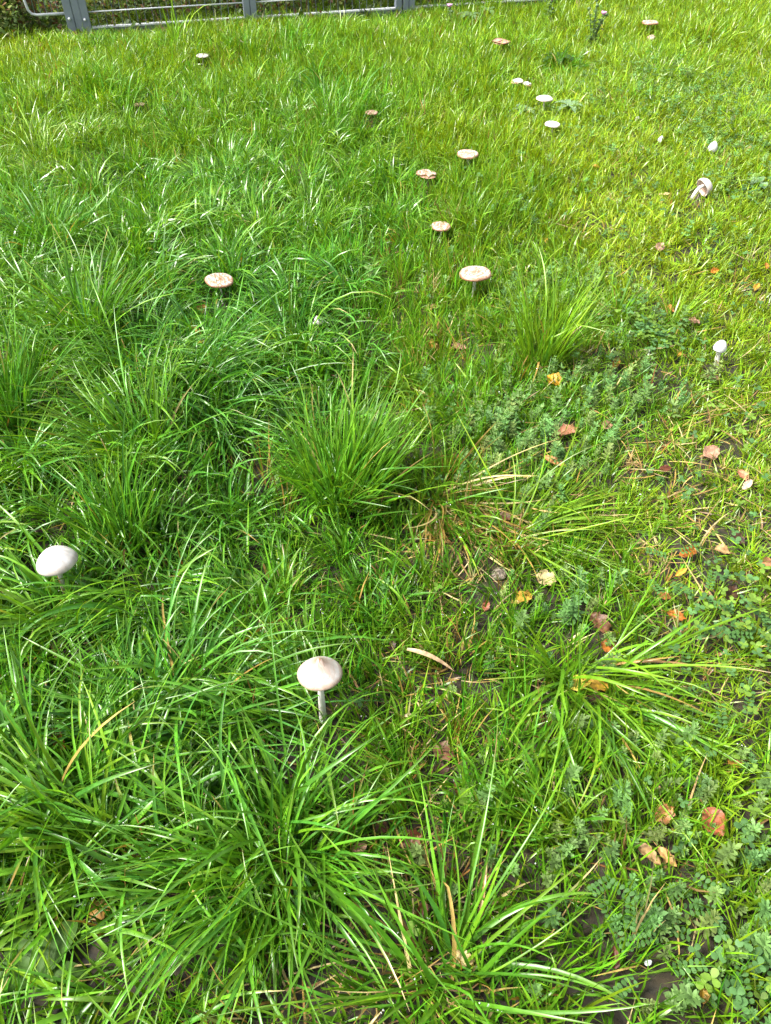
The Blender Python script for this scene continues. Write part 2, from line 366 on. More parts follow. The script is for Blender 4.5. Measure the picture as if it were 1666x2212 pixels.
# growth map: u v  length  width_mm  yellow(0..1)  density  bedstraw clover straw
GM = np.array([
 (90,62,.05,3.2,.6,.8,0,0,.1),(300,62,.055,3.2,.7,.9,0,0,.05),(560,40,.06,3.4,.7,.9,0,0,.05),(780,28,.07,3.4,.7,1,0,0,.05),(880,25,.07,3.4,.7,1,0,0,.05),
 (50,110,.10,3.6,.80,1.0,0,0,.05),(400,120,.13,3.8,.74,1,0,0,.03),(700,120,.15,4,.62,1,0,0,.03),(1000,110,.12,3.6,.72,1,.05,.1,.03),(1300,110,.09,3.2,.84,1,.1,.2,.03),(1600,110,.09,3.2,.84,1,0,.1,.03),
 (50,300,.16,4.2,.55,1,0,0,.02),(400,300,.18,4.2,.48,1,0,0,.02),(750,280,.18,4.4,.42,1,0,0,.02),(1000,290,.11,3.6,.72,1,.1,.2,.02),(1250,330,.06,2.8,.92,1,.15,.3,.03),(1550,260,.06,2.8,.8,.7,.9,.3,.03),(1400,190,.08,2.8,.75,.8,.8,.3,.03),(1320,250,.07,2.8,.82,1,.4,.3,.03),
 (100,480,.21,4.8,.34,1,0,0,.02),(450,450,.21,4.8,.30,1,0,0,.02),(800,450,.18,4.6,.38,1,0,0,.02),(1100,440,.12,4,.60,1,.35,.2,.04),(1330,480,.05,2.6,.96,1.1,.15,.3,.04),(1600,450,.06,2.6,.85,1,.4,.5,.03),
 (100,700,.23,5.2,.30,1,0,0,.02),(400,780,.27,5.2,.14,1,0,0,.02),(700,740,.25,5.4,.18,1,0,0,.02),(960,720,.11,4,.5,.8,.05,.1,.35),(1160,650,.11,4,.5,.8,.8,.1,.05),(1420,590,.045,2.6,.97,1.2,.05,.3,.05),(1390,750,.06,2.8,.6,.8,.3,.9,.10),(1600,680,.05,2.6,.85,1,.1,.4,.08),
 (100,950,.26,5.6,.28,1,0,0,.02),(400,950,.25,5.6,.24,1,0,0,.03),(650,930,.22,5.6,.22,1,0,0,.02),(970,900,.13,4.4,.45,.9,.15,.1,.1),(1140,960,.07,3,.4,.6,1.3,.1,.05),(1330,860,.06,3,.5,.8,.9,.2,.1),(1440,1010,.035,2.6,.68,.7,.1,.2,.55),(1620,940,.05,2.8,.8,.9,.1,.4,.25),
 (100,1200,.26,5.6,.28,1,0,0,.03),(400,1200,.22,5.4,.22,1,0,0,.03),(760,1220,.15,5,.28,1.1,0,0,.05),(1000,1200,.10,4.4,.42,.8,.1,.1,.55),(1230,1250,.08,3.4,.45,.9,.8,.1,.1),(1480,1190,.04,2.8,.68,.75,.2,.4,.5),(1600,1350,.05,2.8,.74,.9,.2,.7,.25),
 (100,1450,.26,6,.24,1,0,0,.03),(400,1450,.23,6,.18,1,0,0,.03),(700,1390,.14,5,.33,1.1,0,0,.06),(900,1500,.09,4,.45,.8,0,.15,.6),(1090,1390,.11,4.4,.4,.9,.35,.1,.12),(1340,1400,.09,3.4,.5,1,.6,.3,.08),(1550,1450,.05,2.8,.68,.9,.4,.8,.2),
 (100,1700,.25,6.2,.26,1,0,0,.04),(400,1700,.25,6.2,.20,1,0,0,.04),(650,1680,.22,6,.26,1,0,0,.06),(880,1750,.11,4.6,.4,.8,0,.1,.55),(1120,1700,.14,5,.40,1,.15,.1,.12),(1350,1830,.10,3.4,.52,.9,1.0,.3,.06),(1590,1750,.08,3,.62,1,.8,.5,.1),
 (100,2060,.21,5.6,.34,1,0,0,.06),(400,2000,.25,6,.32,1,0,0,.06),(700,2130,.18,5,.36,.9,0,0,.6),(960,2060,.12,4.6,.42,.8,.05,.1,.7),(1230,1990,.13,4.6,.42,1,.6,.3,.1),(1550,2060,.10,3.2,.56,1,.9,.6,.08),(1150,2180,.12,4.4,.42,1,.3,.2,.3),
])

def growth(u, v):
    """smooth look-up of the growth map"""
    out = np.empty((len(u), GM.shape[1] - 2))
    for a in range(0, len(u), 20000):
        uu = u[a:a + 20000, None]; vv = v[a:a + 20000, None]
        sc = 1.0 + 1.2 * np.clip((700 - GM[None, :, 1]) / 700, 0, 1)       # far rows lie closer together
        d2 = ((uu - GM[None, :, 0]) ** 2 + ((vv - GM[None, :, 1]) * sc) ** 2) / 1e4 + 0.15
        wt = d2 ** -1.9
        out[a:a + 20000] = (wt @ GM[:, 2:]) / wt.sum(1, keepdims=True)
    return out

def vnoise(x, y, s, seed):
    """cheap smooth value noise 0..1"""
    r = np.random.default_rng(seed); T = r.random((64, 64))
    X = x * s + 31.7; Y = y * s + 17.3
    i = np.floor(X).astype(int); j = np.floor(Y).astype(int)
    f = X - i; g = Y - j; f = f * f * (3 - 2 * f); g = g * g * (3 - 2 * g)
    t = lambda a, b: T[a % 64, b % 64]
    return (t(i, j) * (1 - f) + t(i + 1, j) * f) * (1 - g) + (t(i, j + 1) * (1 - f) + t(i + 1, j + 1) * f) * g

# ------------------------------------------------------------------ blades
def blade_points(root, L, az, tilt, curl, sway, seg, pw=1.4, lift=None):
    t = np.linspace(0, 1, seg + 1)
    tm = (t[1:] + t[:-1]) / 2
    th = tilt[:, None] + curl[:, None] * tm ** pw
    n = len(root)
    kk = np.where(rng.random(n) < .13, rng.uniform(.5, 1.5, n), 0)           # some blades are folded over
    th = np.minimum(th + kk[:, None] * (tm[None] > rng.uniform(.3, .8, n)[:, None]), 2.7)
    ph = az[:, None] + sway[:, None] * tm
    d = np.stack([np.sin(th) * np.cos(ph), np.sin(th) * np.sin(ph), np.cos(th)], -1)
    P = np.concatenate([root[:, None], root[:, None] + np.cumsum(d * (L / seg)[:, None, None], 1)], 1)
    g = gh(P[..., 0], P[..., 1]) + (0.004 if lift is None else lift[:, None] * t[None] ** 0.6)
    P[:, 1:, 2] = np.maximum(P[:, 1:, 2], g[:, 1:])
    return P

def ribbon(P, W, twist, fold, col, tipcol=None, tipf=None):
    """P (n,s+1,3) centre lines -> V, F, colours"""
    n, s1, _ = P.shape
    t = np.linspace(0, 1, s1)
    T = np.gradient(P, axis=1); T /= np.linalg.norm(T, axis=2, keepdims=True) + 1e-9
    side = np.stack([-T[..., 1], T[..., 0], np.zeros_like(T[..., 0])], -1)
    ln = np.linalg.norm(side, axis=2, keepdims=True)
    side = np.where(ln > 1e-4, side / (ln + 1e-9), np.array([1.0, 0, 0]))
    nr = np.cross(T, side)
    a = twist[:, None] * (0.25 + t[None])
    sd_ = side * np.cos(a)[..., None] + nr * np.sin(a)[..., None]
    nn = np.cross(T, sd_)
    wd = np.minimum(1, 0.6 + 1.6 * t) * (1 - t ** 2.6) ** 0.75 + 0.04
    hw = (W[:, None] * wd[None] * 0.5)[..., None]
    if fold is None:
        cols = [P - sd_ * hw, P + sd_ * hw]
    else:
        cols = [P - sd_ * hw, P + nn * hw * fold, P + sd_ * hw]
    c = len(cols)
    V = np.stack(cols, 2).reshape(-1, 3)
    F = (np.arange(n)[:, None, None] * (s1 * c) + grid_faces(s1, c)[None]).reshape(-1, 4)
    K = np.repeat(col[:, None, :], s1, 1)
    base = np.clip(1 - t / 0.22, 0, 1)[None, :, None]                      # paler sheath at the foot
    K = K * (1 - 0.18 * base) + np.array([0.10, 0.12, 0.03]) * 0.18 * base
    if tipcol is not None:
        yl = (np.clip((t - .6) / .4, 0, 1)[None] * rng.uniform(0, .45, n)[:, None])[..., None]
        K = K * (1 - yl) + np.array([.24, .27, .03]) * yl * K.max(2, keepdims=True) / .26
        K = K * (1 + rng.normal(0, .10, (n, s1))[..., None])
        k = (np.clip((t[None] - 1 + tipf[:, None]) / 0.12, 0, 1))[..., None]
        K = K * (1 - k) + tipcol[:, None] * k
    K = np.repeat(K[:, :, None, :], c, 2).reshape(-1, 3)
    return V, F, K

def clear(P, extra=1.0):
    """True for the growth that leaves mushrooms and leaves in view"""
    u, v, z = proj(P)
    keep = np.ones(len(P), bool)
    rnd = rng.random(len(P))
    for (ku, kv, hw, hh, kz, pr) in KEYS:
        ins = (((u - ku) / hw) ** 2 + ((v - kv) / hh) ** 2 < 1) & (z < kz)
        keep &= ~(ins.any(1) & (rnd < pr * extra))
    return keep

BLUE, GREEN, YELL = np.array([0.050, 0.190, 0.024]), np.array([0.074, 0.225, 0.011]), np.array([0.215, 0.315, 0.009])
STRAWC = np.array([(0.40, 0.28, 0.08), (0.32, 0.20, 0.055), (0.46, 0.37, 0.17), (0.2, 0.115, 0.045)])

def green(y, n):
    """colour of blades: y 0 blue green .. 1 yellow green"""
    y = np.clip(y + rng.normal(0, 0.10, n), 0, 1)[:, None]
    c = np.where(y < 0.3, BLUE + (GREEN - BLUE) * (y / 0.3), GREEN + (YELL - GREEN) * ((y - 0.3) / 0.7))
    return c * np.clip(rng.normal(1, 0.2, n), 0.55, 1.6)[:, None]

DEW = []                                                                    # places for drops

def grow(name, root, L, W, az, tilt, curl, col, seg, fold, mat, parent=None, sway=None, twist=None, lift=None, cull=True, pw=1.4, tip=0.07, ex=1.0):
    n = len(root)
    sway = rng.normal(0, 0.35, n) if sway is None else sway
    twist = rng.normal(0, 0.7, n) if twist is None else twist
    lift = rng.random(n) * 0.03 if lift is None else lift
    P = blade_points(root, L, az, tilt, curl, sway, seg, pw, lift)
    k = clear(P, ex) if cull else np.ones(n, bool)
    P, W, twist, col = P[k], W[k], twist[k], col[k]; n = len(P)
    tipf = np.where(rng.random(n) < tip, rng.random(n) * 0.3, -0.2)
    tc = STRAWC[rng.integers(0, 4, n)]
    V, F, K = ribbon(P, W, twist, fold, col, tc, tipf)
    if fold is not None and parent is None or name == 'blades':
        i = np.where((W > 0.0045) & (P[:, 0, 1] < 2.4))[0]
        if len(i):
            i = rng.choice(i, min(len(i), max(6, len(i) // 9)), replace=False)
            for q in i:
                s = rng.integers(2, P.shape[1] - 1)
                for _ in range(rng.integers(1, 6)):
                    f = rng.random(); a = P[q, s] * (1 - f) + P[q, min(s + 1, P.shape[1] - 1)] * f
                    DEW.append((a[0] + rng.normal(0, W[q] * .2), a[1] + rng.normal(0, W[q] * .2), a[2] + 0.0008))
    return obj(name, mesh_np(name, V, F, K), mat, parent)

# ------------------------------------------------------------------ scattered tufts
def scatter(name, pts, rot, scl, tint, variants, mat, label):
    """one object whose points carry tufts (geometry nodes)"""
    me = bpy.data.meshes.new(name); n = len(pts)
    me.vertices.add(n); me.vertices.foreach_set('co', np.ascontiguousarray(pts, np.float32).ravel())
    for nm, arr in (('rot', rot), ('scl', scl), ('tint', tint)):
        a = me.attributes.new(nm, 'FLOAT_VECTOR', 'POINT'); a.data.foreach_set('vector', np.ascontiguousarray(arr, np.float32).ravel())
    a = me.attributes.new('pick', 'INT', 'POINT'); a.data.foreach_set('value', rng.integers(0, len(variants), n).astype(np.int32))
    o = bpy.data.objects.new(name, me); link(o)
    g = bpy.data.node_groups.new(name + '_nodes', 'GeometryNodeTree')
    g.interface.new_socket('Geometry', in_out='INPUT', socket_type='NodeSocketGeometry')
    g.interface.new_socket('Geometry', in_out='OUTPUT', socket_type='NodeSocketGeometry')
    N, L = g.nodes, g.links
    gi, go = N.new('NodeGroupInput'), N.new('NodeGroupOutput')
    j = N.new('GeometryNodeJoinGeometry')
    for vm in variants:
        vm.materials.clear(); vm.materials.append(mat)
        vo = bpy.data.objects.new(name + '_tuft', vm)
        oi = N.new('GeometryNodeObjectInfo'); oi.inputs['Object'].default_value = vo; oi.inputs['As Instance'].default_value = True
        L.new(oi.outputs['Geometry'], j.inputs[0])
    def attr(nm, ty):
        q = N.new('GeometryNodeInputNamedAttribute'); q.data_type = ty; q.inputs['Name'].default_value = nm
        return q.outputs['Attribute']
    ip = N.new('GeometryNodeInstanceOnPoints'); ip.inputs['Pick Instance'].default_value = True
    er = N.new('FunctionNodeEulerToRotation')
    L.new(attr('rot', 'FLOAT_VECTOR'), er.inputs[0]); L.new(er.outputs[0], ip.inputs['Rotation'])
    L.new(attr('scl', 'FLOAT_VECTOR'), ip.inputs['Scale']); L.new(attr('pick', 'INT'), ip.inputs['Instance Index'])
    L.new(gi.outputs[0], ip.inputs['Points']); L.new(j.outputs[0], ip.inputs['Instance']); L.new(ip.outputs[0], go.inputs[0])
    md = o.modifiers.new('tufts', 'NODES'); md.node_group = g
    tag(o, label, kind='stuff')
    return o

def tuft_mesh(n, L0, W0, spread, ti, cu, seg, bias, r_, tip=.06):
    """one small tuft of n blades, colours near white (tinted by its point)"""
    a = r_.uniform(0, 6.283, n); q = np.abs(r_.normal(0, 1, n))
    root = np.stack([np.cos(a) * q * spread, np.sin(a) * q * spread, np.full(n, -.004)], 1)
    L = L0 * np.clip(r_.normal(.9, .28, n), .3, 1.5)
    dx = np.cos(a) * q + bias + r_.normal(0, .4, n); dy = np.sin(a) * q + r_.normal(0, .4, n)
    t = np.linspace(0, 1, seg + 1); tm = (t[1:] + t[:-1]) / 2
    th = np.clip(np.abs(r_.normal(ti, ti * .55, n)), .02, 1.4)[:, None] + np.clip(r_.normal(cu, cu * .45, n), -.1, 2.2)[:, None] * tm ** 1.4
    ph = np.arctan2(dy, dx)[:, None] + r_.normal(0, .35, n)[:, None] * tm
    d = np.stack([np.sin(th) * np.cos(ph), np.sin(th) * np.sin(ph), np.cos(th)], -1)
    P = np.concatenate([root[:, None], root[:, None] + np.cumsum(d * (L / seg)[:, None, None], 1)], 1)
    P[:, 1:, 2] = np.maximum(P[:, 1:, 2], .004)
    c = np.clip(r_.normal(1, .2, n), .55, 1.6)[:, None] * np.stack([np.clip(r_.normal(1, .16, n), .5, 1.6), np.ones(n), np.ones(n)], 1)
    V, F, K = ribbon(P, W0 * np.clip(r_.normal(.95, .28, n), .4, 1.6), r_.normal(0, .7, n), None, c, None, None)
    t_ = np.tile(np.repeat(t, 2), n)[:, None]
    K = np.repeat(c, (seg + 1) * 2, 0)
    base = np.clip(1 - t_ / .25, 0, 1); K = K * (1 + base * np.array([.25, 0, .2]))
    return mesh_np('tuft', V, F, K)

# ------------------------------------------------------------------ ground
def build_ground():
    xs = np.concatenate([np.linspace(-60, -6, 12), np.linspace(-5.6, 5.6, 141), np.linspace(6, 60, 12)])
    ys = np.concatenate([np.linspace(-30, -1.2, 8), np.linspace(-1, 10, 138), np.linspace(11, 120, 16)])
    X, Y = np.meshgrid(xs, ys)
    V = np.stack([X, Y, gh(X, Y)], -1).reshape(-1, 3)
    o = obj('ground', mesh_np('ground', V, grid_faces(len(ys), len(xs))), M_SOIL)
    tag(o, 'dark brown soil under the lawn', kind='structure')
build_ground()

# ------------------------------------------------------------------ fence
def flat(u, v):
    d = ray(u, v); return CAM + d * (-CAMH / d[2])
A0 = flat(178, 80); A1 = flat(885, 34)
FD = (A1 - A0)[:2]; FD = FD / np.linalg.norm(FD)
FANG = math.atan2(FD[1], FD[0])

def along(u, v_):
    """distance along the fence line of the point seen at u (intersect in plan)"""
    d = ray(u, v_)[:2]
    M = np.array([[d[0], -FD[0]], [d[1], -FD[1]]])
    return float(np.linalg.solve(M, A0[:2])[1])

def build_fence():
    root = empty('mesh_fence', (A0[0], A0[1], 0), FANG)
    tag(root, 'grey steel mesh fence with posts and a low board along its foot', 'fence')
    TOP = 1.25
    posts = [(along(166, 60), 0.105), (along(189, 58), 0.050), (along(542, 40), 0.085), (along(860, 20), 0.04), (along(881, 20), 0.085)]
    step = posts[2][0] - posts[1][0]
    posts += [(posts[4][0] + step, 0.085), (posts[4][0] + 2 * step, 0.085)]
    cache = {}
    for s, wd in posts:
        if wd not in cache:
            h = wd / 2
            if wd > 0.08:                                     # two folded halves with a seam between them
                pr = [box(-h, -0.003, -0.03, 0.03, -0.2, TOP), box(0.003, h, -0.03, 0.03, -0.2, TOP), box(-0.004, 0.004, -0.022, 0.022, -0.2, TOP - .004)]
            else:
                pr = [box(-h, h, -0.03, 0.03, -0.2, TOP), box(-h + .006, h - .006, -0.024, 0.024, TOP - .001, TOP + .004)]
            V, F = join(pr)
            cache[wd] = mesh_np('post', V, F, smooth=False); 
        p = obj('post', cache[wd], M_STEEL, root, (s, 0, 0))
    # round bolts on the left post pair
    V, F = tube([(0, 0.0, 0), (0, -0.012, 0)], [0.009, 0.007], 8)
    bm = mesh_np('bolt', V, F)
    for s, z in ((posts[0][0] - 0.03, 0.115), (posts[0][0] + 0.066, 0.105), (posts[0][0] - 0.03, 0.8), (posts[0][0] + 0.066, 0.8)):
        obj('bolt', bm, M_ZINC, root, (s, -0.031, z))
    bays = [(posts[1][0] + .03, posts[2][0] - .045), (posts[2][0] + .045, posts[3][0] - .022), (posts[4][0] + .045, posts[5][0] - .045), (posts[5][0] + .045, posts[6][0] - .045)]
    V, F = tube([(0, 0, 0.045), (0, 0, TOP - .03)], 0.0022, 6); wm = mesh_np('wire', V, F)
    for a, b in bays:
        V, F = box(a, b, -0.014, 0.014, -0.03, 0.048)
        obj('foot_board', mesh_np('foot_board', V, F, smooth=False), M_BOARD, root)
        V, F = box(a, b, -0.02, 0.02, 0.0482, 0.056)
        obj('board_cap', mesh_np('board_cap', V, F, smooth=False), M_ZINC, root)
        for z in [0.142 + 0.2 * k for k in range(6)]:
            V, F = tube([(a - .01, -0.008, z), (b + .01, -0.008, z)], 0.0045, 6)
            obj('rail_wire', mesh_np('rail_wire', V, F), M_ZINC, root)
        n = int((b - a) / 0.05)
        for k in range(1, n):
            obj('wire', wm, M_STEEL, root, (a + (b - a) * k / n, 0.0, 0))
    # bent tube gate frame at the left end
    g = empty('gate_leaf', (A0[0], A0[1], 0), FANG)
    tag(g, 'bent tube gate frame with thin upright wires left of the double post', 'gate')
    x1 = posts[0][0] - 0.056; x0 = along(64, 33) ; z0 = 0.140
    path = [(x1, 0, z0), (x0 + .05, 0, z0), (x0 + .015, 0, z0 + .008), (x0, 0, z0 + .03), (x0 - .006, 0, z0 + .08), (x0 - .006, 0, 1.1), (x0 + .02, 0, 1.14), (x0 + .06, 0, 1.15), (x1, 0, 1.15)]
    V, F = tube(path, 0.0085, 8); obj('frame', mesh_np('frame', V, F), M_ZINC, g)
    V, F = tube([(0, 0, 0.140), (0, 0, 1.15)], 0.0025, 6); wm2 = mesh_np('wire', V, F)
    n = 6
    for k in range(1, n): obj('wire', wm2, M_STEEL, g, (x0 + (x1 - x0) * k / n, 0.004, 0))
build_fence()

# ------------------------------------------------------------------ keys
MB = []
for (kind, u, v, wd, fu, fv, lean, label) in MUSH:
    B = at(fu, fv); d = ray(u, v); d /= np.linalg.norm(d)
    # cap centre: the point of the sight line nearest to the upright through the foot
    up = np.array([0, 0, 1.0]); w0 = CAM - B; b_ = d @ up
    tt = (b_ * (up @ w0) - (d @ w0)) / (1 - b_ * b_)
    P = CAM + d * tt
    r = wd * 0.5 * depth(P) / FPX
    MB.append((kind, B, P, r, lean, label))
    fx = 9 if v < 300 and u < 1000 else 0
    KEYS.append((u, v, wd * .5 + 5 + fx, wd * .36 + 6 + fx * 1.6, depth(P) + r * .3, 0.93 if kind != 'bell3' else 0.35))
    if wd > 28 and kind not in ('bell3',):
        KEYS.append(((u + fu) / 2, (v + fv) / 2 + 4, wd * 0.16 + 2, abs(fv - v) * .56, depth(P), 0.93))
KEYS.append((1513, 408, 25, 22, depth(at(1510, 425)), 0.95))
LP = []
for (u, v, ln, ang, asp, shp, col, label) in LEAVES:
    p = at(u, v, LEAF_LIFT); LP.append(p)
    r = ln * .5
    KEYS.append((u, v, r * .95, r * .75, depth(p), 0.72))
STONE = at(1079, 1240, 0.008); KEYS.append((1079, 1240, 20, 16, depth(STONE), .9))
CHIP = at(1400, 2079, 0.03); KEYS.append((1400, 2079, 13, 13, depth(CHIP), .95))

# ------------------------------------------------------------------ lawn
def area(n, x0, x1, y0, y1): 
    return np.stack([rng.uniform(x0, x1, n), rng.uniform(y0, y1, n)], 1)

def inview(xy, mx=140, extra=0.25):
    p = np.concatenate([xy, gh(xy[:, 0], xy[:, 1])[:, None]], 1)
    u, v, z = proj(p)
    m = mx + extra * FPX / np.maximum(z, .5)
    return p, u, v, (u > -m) & (u < 1666 + m) & (v < 2212 + m * 1.2)

def flow(x, y):
    return 2 * np.pi * vnoise(x, y, 1.1, 3) * 1.6 + 0.9 * np.sin(1.7 * x + 0.5)

def cells(x, y, sp=.23):
    """natural tussocks: distance to the nearest one (0 centre .. ~.7 rim), direction away from it, its own random number"""
    r = np.random.default_rng(77); J = r.uniform(-.42, .42, (64, 64, 2)); Q = r.random((64, 64))
    X, Y = x / sp, y / sp; i0, j0 = np.floor(X).astype(int), np.floor(Y).astype(int)
    best = np.full(len(x), 9.0); dx = np.zeros(len(x)); dy = np.zeros(len(x)); q = np.zeros(len(x))
    for a in (-1, 0, 1):
        for b in (-1, 0, 1):
            i, j = i0 + a, j0 + b; jj = J[i % 64, j % 64]
            ex, ey = X - (i + .5 + jj[:, 0]), Y - (j + .5 + jj[:, 1]); d = np.hypot(ex, ey); m = d < best
            best = np.where(m, d, best); dx = np.where(m, ex / (d + 1e-6), dx); dy = np.where(m, ey / (d + 1e-6), dy); q = np.where(m, Q[i % 64, j % 64], q)
    return best, dx, dy, q

def tufts(name, y0, y1, dens, per, seg, fold, wmul, lmul=1.0):
    """lawn of tufts whose blades lean outwards and with the local lie of the grass"""
    hwid = 0.55 * y1 + 1.0
    n = int(dens * 2 * hwid * (y1 - y0))
    xy = area(n, -hwid, hwid, y0, y1)
    p, u, v, ok = inview(xy)
    p, u, v = p[ok], u[ok], v[ok]
    g = growth(u, v)
    f, cx, cy, cq = cells(p[:, 0], p[:, 1])
    tall = np.clip((g[:, 0] - .09) / .1, 0, 1)
    ok = rng.random(len(p)) < g[:, 3] * (0.5 + 0.6 * vnoise(p[:, 0], p[:, 1], 5, 5)) * (1 - tall * .68 * np.clip((f - .40) / .3, 0, 1)) * (1 + .3 * tall)
    p, g, f, cx, cy, cq, tall = p[ok], g[ok], f[ok], cx[ok], cy[ok], cq[ok], tall[ok]; n = len(p)
    k = rng.poisson(per, n) + 3
    I = np.repeat(np.arange(n), k); N = len(I)
    Lt = g[I, 0] * np.clip(rng.normal(1, .12, n), .6, 1.35)[I] * ((0.75 + 0.4 * cq) * (1 - tall * .35 * np.clip(f / .6, 0, 1)))[I] * .92
    L = Lt * np.clip(rng.normal(.95, .28, N), .3, 1.7) * lmul
    rr = np.abs(rng.normal(0, 1, N)); a0 = rng.uniform(0, 2 * np.pi, N)
    rad = 0.012 + 0.10 * g[I, 0]
    off = np.stack([np.cos(a0), np.sin(a0)], 1) * (rr * rad)[:, None]
    root = p[I].copy(); root[:, :2] += off; root[:, 2] = gh(root[:, 0], root[:, 1]) - 0.004
    fl = flow(p[:, 0], p[:, 1])[I]
    out = (tall * np.clip(f / .35, 0, 1.6))[I]
    dx = .6 * np.cos(a0) * np.minimum(rr, 1.6) + 0.6 * np.cos(fl) + 1.0 * out * cx[I] + rng.normal(0, .4, N)
    dy = .6 * np.sin(a0) * np.minimum(rr, 1.6) + 0.6 * np.sin(fl) + 1.0 * out * cy[I] + rng.normal(0, .4, N)
    az = np.arctan2(dy, dx)
    long = np.clip((L - .06) / .16, 0, 1)
    tilt = np.abs(rng.normal(0.26, 0.18, N)) + 0.06 + .22 * out
    curl = np.clip(rng.normal(0.35, .35, N) + 1.25 * long * np.clip(rng.normal(1, .35, N), .2, 2), -.2, 2.3)
    W = g[I, 1] * 1e-3 * np.clip(rng.normal(.95, .3, N), .35, 1.7) * wmul
    col = green(g[I, 2] + 0.16 * (vnoise(p[:, 0], p[:, 1], 3.3, 12) - .5)[I] + .22 * (cq - .5)[I] + rng.normal(0, .07, n)[I], N)
    dead = rng.random(N) < g[I, 6] * 0.3 + 0.014
    col[dead] = STRAWC[rng.integers(0, 4, dead.sum())] * .8; L[dead] *= .55
    o = grow(name, root, L, W, az, tilt, curl, col, seg, fold, M_GRASS)
    tag(o, None, kind='stuff')
    return o

o = tufts('grass', 0.05, 2.25, 215, 22, 7, -0.35, 1.06)
tag(o, 'long wet green lawn grass nearest the camera')
o = tufts('grass', 2.25, 4.4, 225, 21, 5, None, 1.12)
tag(o, 'green lawn grass in the middle of the view')
def far_grass():
    """lawn toward the fence: scattered tufts"""
    r_ = np.random.default_rng(41)
    var = [tuft_mesh(18, .17, .0056, .030, .3, .95, 5, .6, r_) for _ in range(14)]
    xy = area(26000, -6.5, 6.5, 4.3, 10.5)
    p, u, v, ok = inview(xy); p, u, v = p[ok], u[ok], v[ok]
    g = growth(u, v)
    f, cx, cy, cq = cells(p[:, 0], p[:, 1], .42)
    ok = rng.random(len(p)) < g[:, 3] * (.5 + .6 * vnoise(p[:, 0], p[:, 1], 4, 5)) * (1 - .86 * np.clip((f - .36) / .3, 0, 1)); p, g = p[ok], g[ok]
    top = p.copy(); top[:, 2] += g[:, 0] * .8
    k = clear(np.stack([p, (p + top) / 2, top], 1)); p, g = p[k], g[k]; n = len(p)
    f, cx, cy, cq = cells(p[:, 0], p[:, 1], .42)
    sc = g[:, 0] / .17 * np.clip(rng.normal(1, .22, n), .5, 1.6) * (.65 + .65 * cq) * (1.15 - .6 * np.clip(f / .6, 0, 1))
    sx = np.clip(sc, .75, 1.5)
    tint = green(g[:, 2] - .04 + .3 * (vnoise(p[:, 0], p[:, 1], 1.6, 12) - .5) + .38 * (.5 - cq), n)
    p[:, 2] -= .003
    scatter('grass', p, np.stack([rng.normal(0, .12, n), rng.normal(0, .12, n), np.arctan2(cy * f * 2 + .5 * np.sin(flow(p[:, 0], p[:, 1])), cx * f * 2 + .5 * np.cos(flow(p[:, 0], p[:, 1]))) + rng.normal(0, .6, n)], 1),
            np.stack([sx, sx, np.clip(sc, .35, 1.7)], 1), tint, var, M_TUFT, 'bright yellow green lawn grass toward the fence')
far_grass()

def understory():
    """short soft blades and dead thatch close to the soil"""
    r_ = np.random.default_rng(42)
    var = [tuft_mesh(13, .062, .0030, .016, .5, .6, 3, .2, r_) for _ in range(16)]
    hw = 5.4
    xy = area(150000, -hw, hw, 0.0, 8.5)
    p, u, v, ok = inview(xy); p, u, v = p[ok], u[ok], v[ok]
    g = growth(u, v); n = len(p)
    short = np.clip((.17 - g[:, 0]) / .08, 0, 1)                            # thick where the lawn is short
    ok = rng.random(n) < (.55 + .45 * short) * (.5 + .65 * vnoise(p[:, 0], p[:, 1], 6, 71)) * np.clip(1.2 - .55 * g[:, 6], .4, 1)
    p, g = p[ok], g[ok]
    top = p.copy(); top[:, 2] += .05
    k = clear(np.stack([p, top], 1), 1.0); p, g = p[k], g[k]; n = len(p)
    tint = green(g[:, 2] * .95 + .03, n)
    dead = rng.random(n) < g[:, 6] * .22 + .01
    tint[dead] = STRAWC[rng.integers(0, 4, dead.sum())] * .8
    sx = np.where(p[:, 1] > 4, 1.5, np.where(p[:, 1] > 2.6, 1.2, 1.0)) * rng.uniform(.8, 1.25, n)
    sz = np.clip(rng.normal(1, .25, n), .4, 1.7) * np.clip(g[:, 0] / .07, .7, 1.7)
    p[:, 2] -= .003
    scatter('short_grass', p, np.stack([rng.normal(0, .2, n), rng.normal(0, .2, n), rng.uniform(0, 6.28, n)], 1), np.stack([sx, sx, sz], 1), tint, var, M_TUFT,
            'fine short grass close to the soil')
    y1 = 6.5
    # bleached straw lying about
    xy = area(130000, -hw, hw, 0.0, y1)
    p, u, v, ok = inview(xy); p, u, v = p[ok], u[ok], v[ok]
    g = growth(u, v); ok = rng.random(len(p)) < g[:, 6] * .95 * np.where(p[:, 1] < 2.6, 1, .6)
    p = p[ok]; n = len(p)
    p[:, 2] += rng.uniform(.002, .03, n)
    c = STRAWC[rng.integers(0, 4, n)] * rng.uniform(.55, 1.15, n)[:, None]
    o = grow('straw', p, rng.uniform(.04, .13, n), rng.uniform(1.5, 4.2, n) * 1e-3, rng.uniform(0, 6.283, n), rng.uniform(1.2, 1.6, n),
             rng.normal(.1, .25, n), c, 4, None, M_DRY, tip=0)
    tag(o, 'bleached straw and dead blades lying in the thin patches', kind='stuff')
understory()

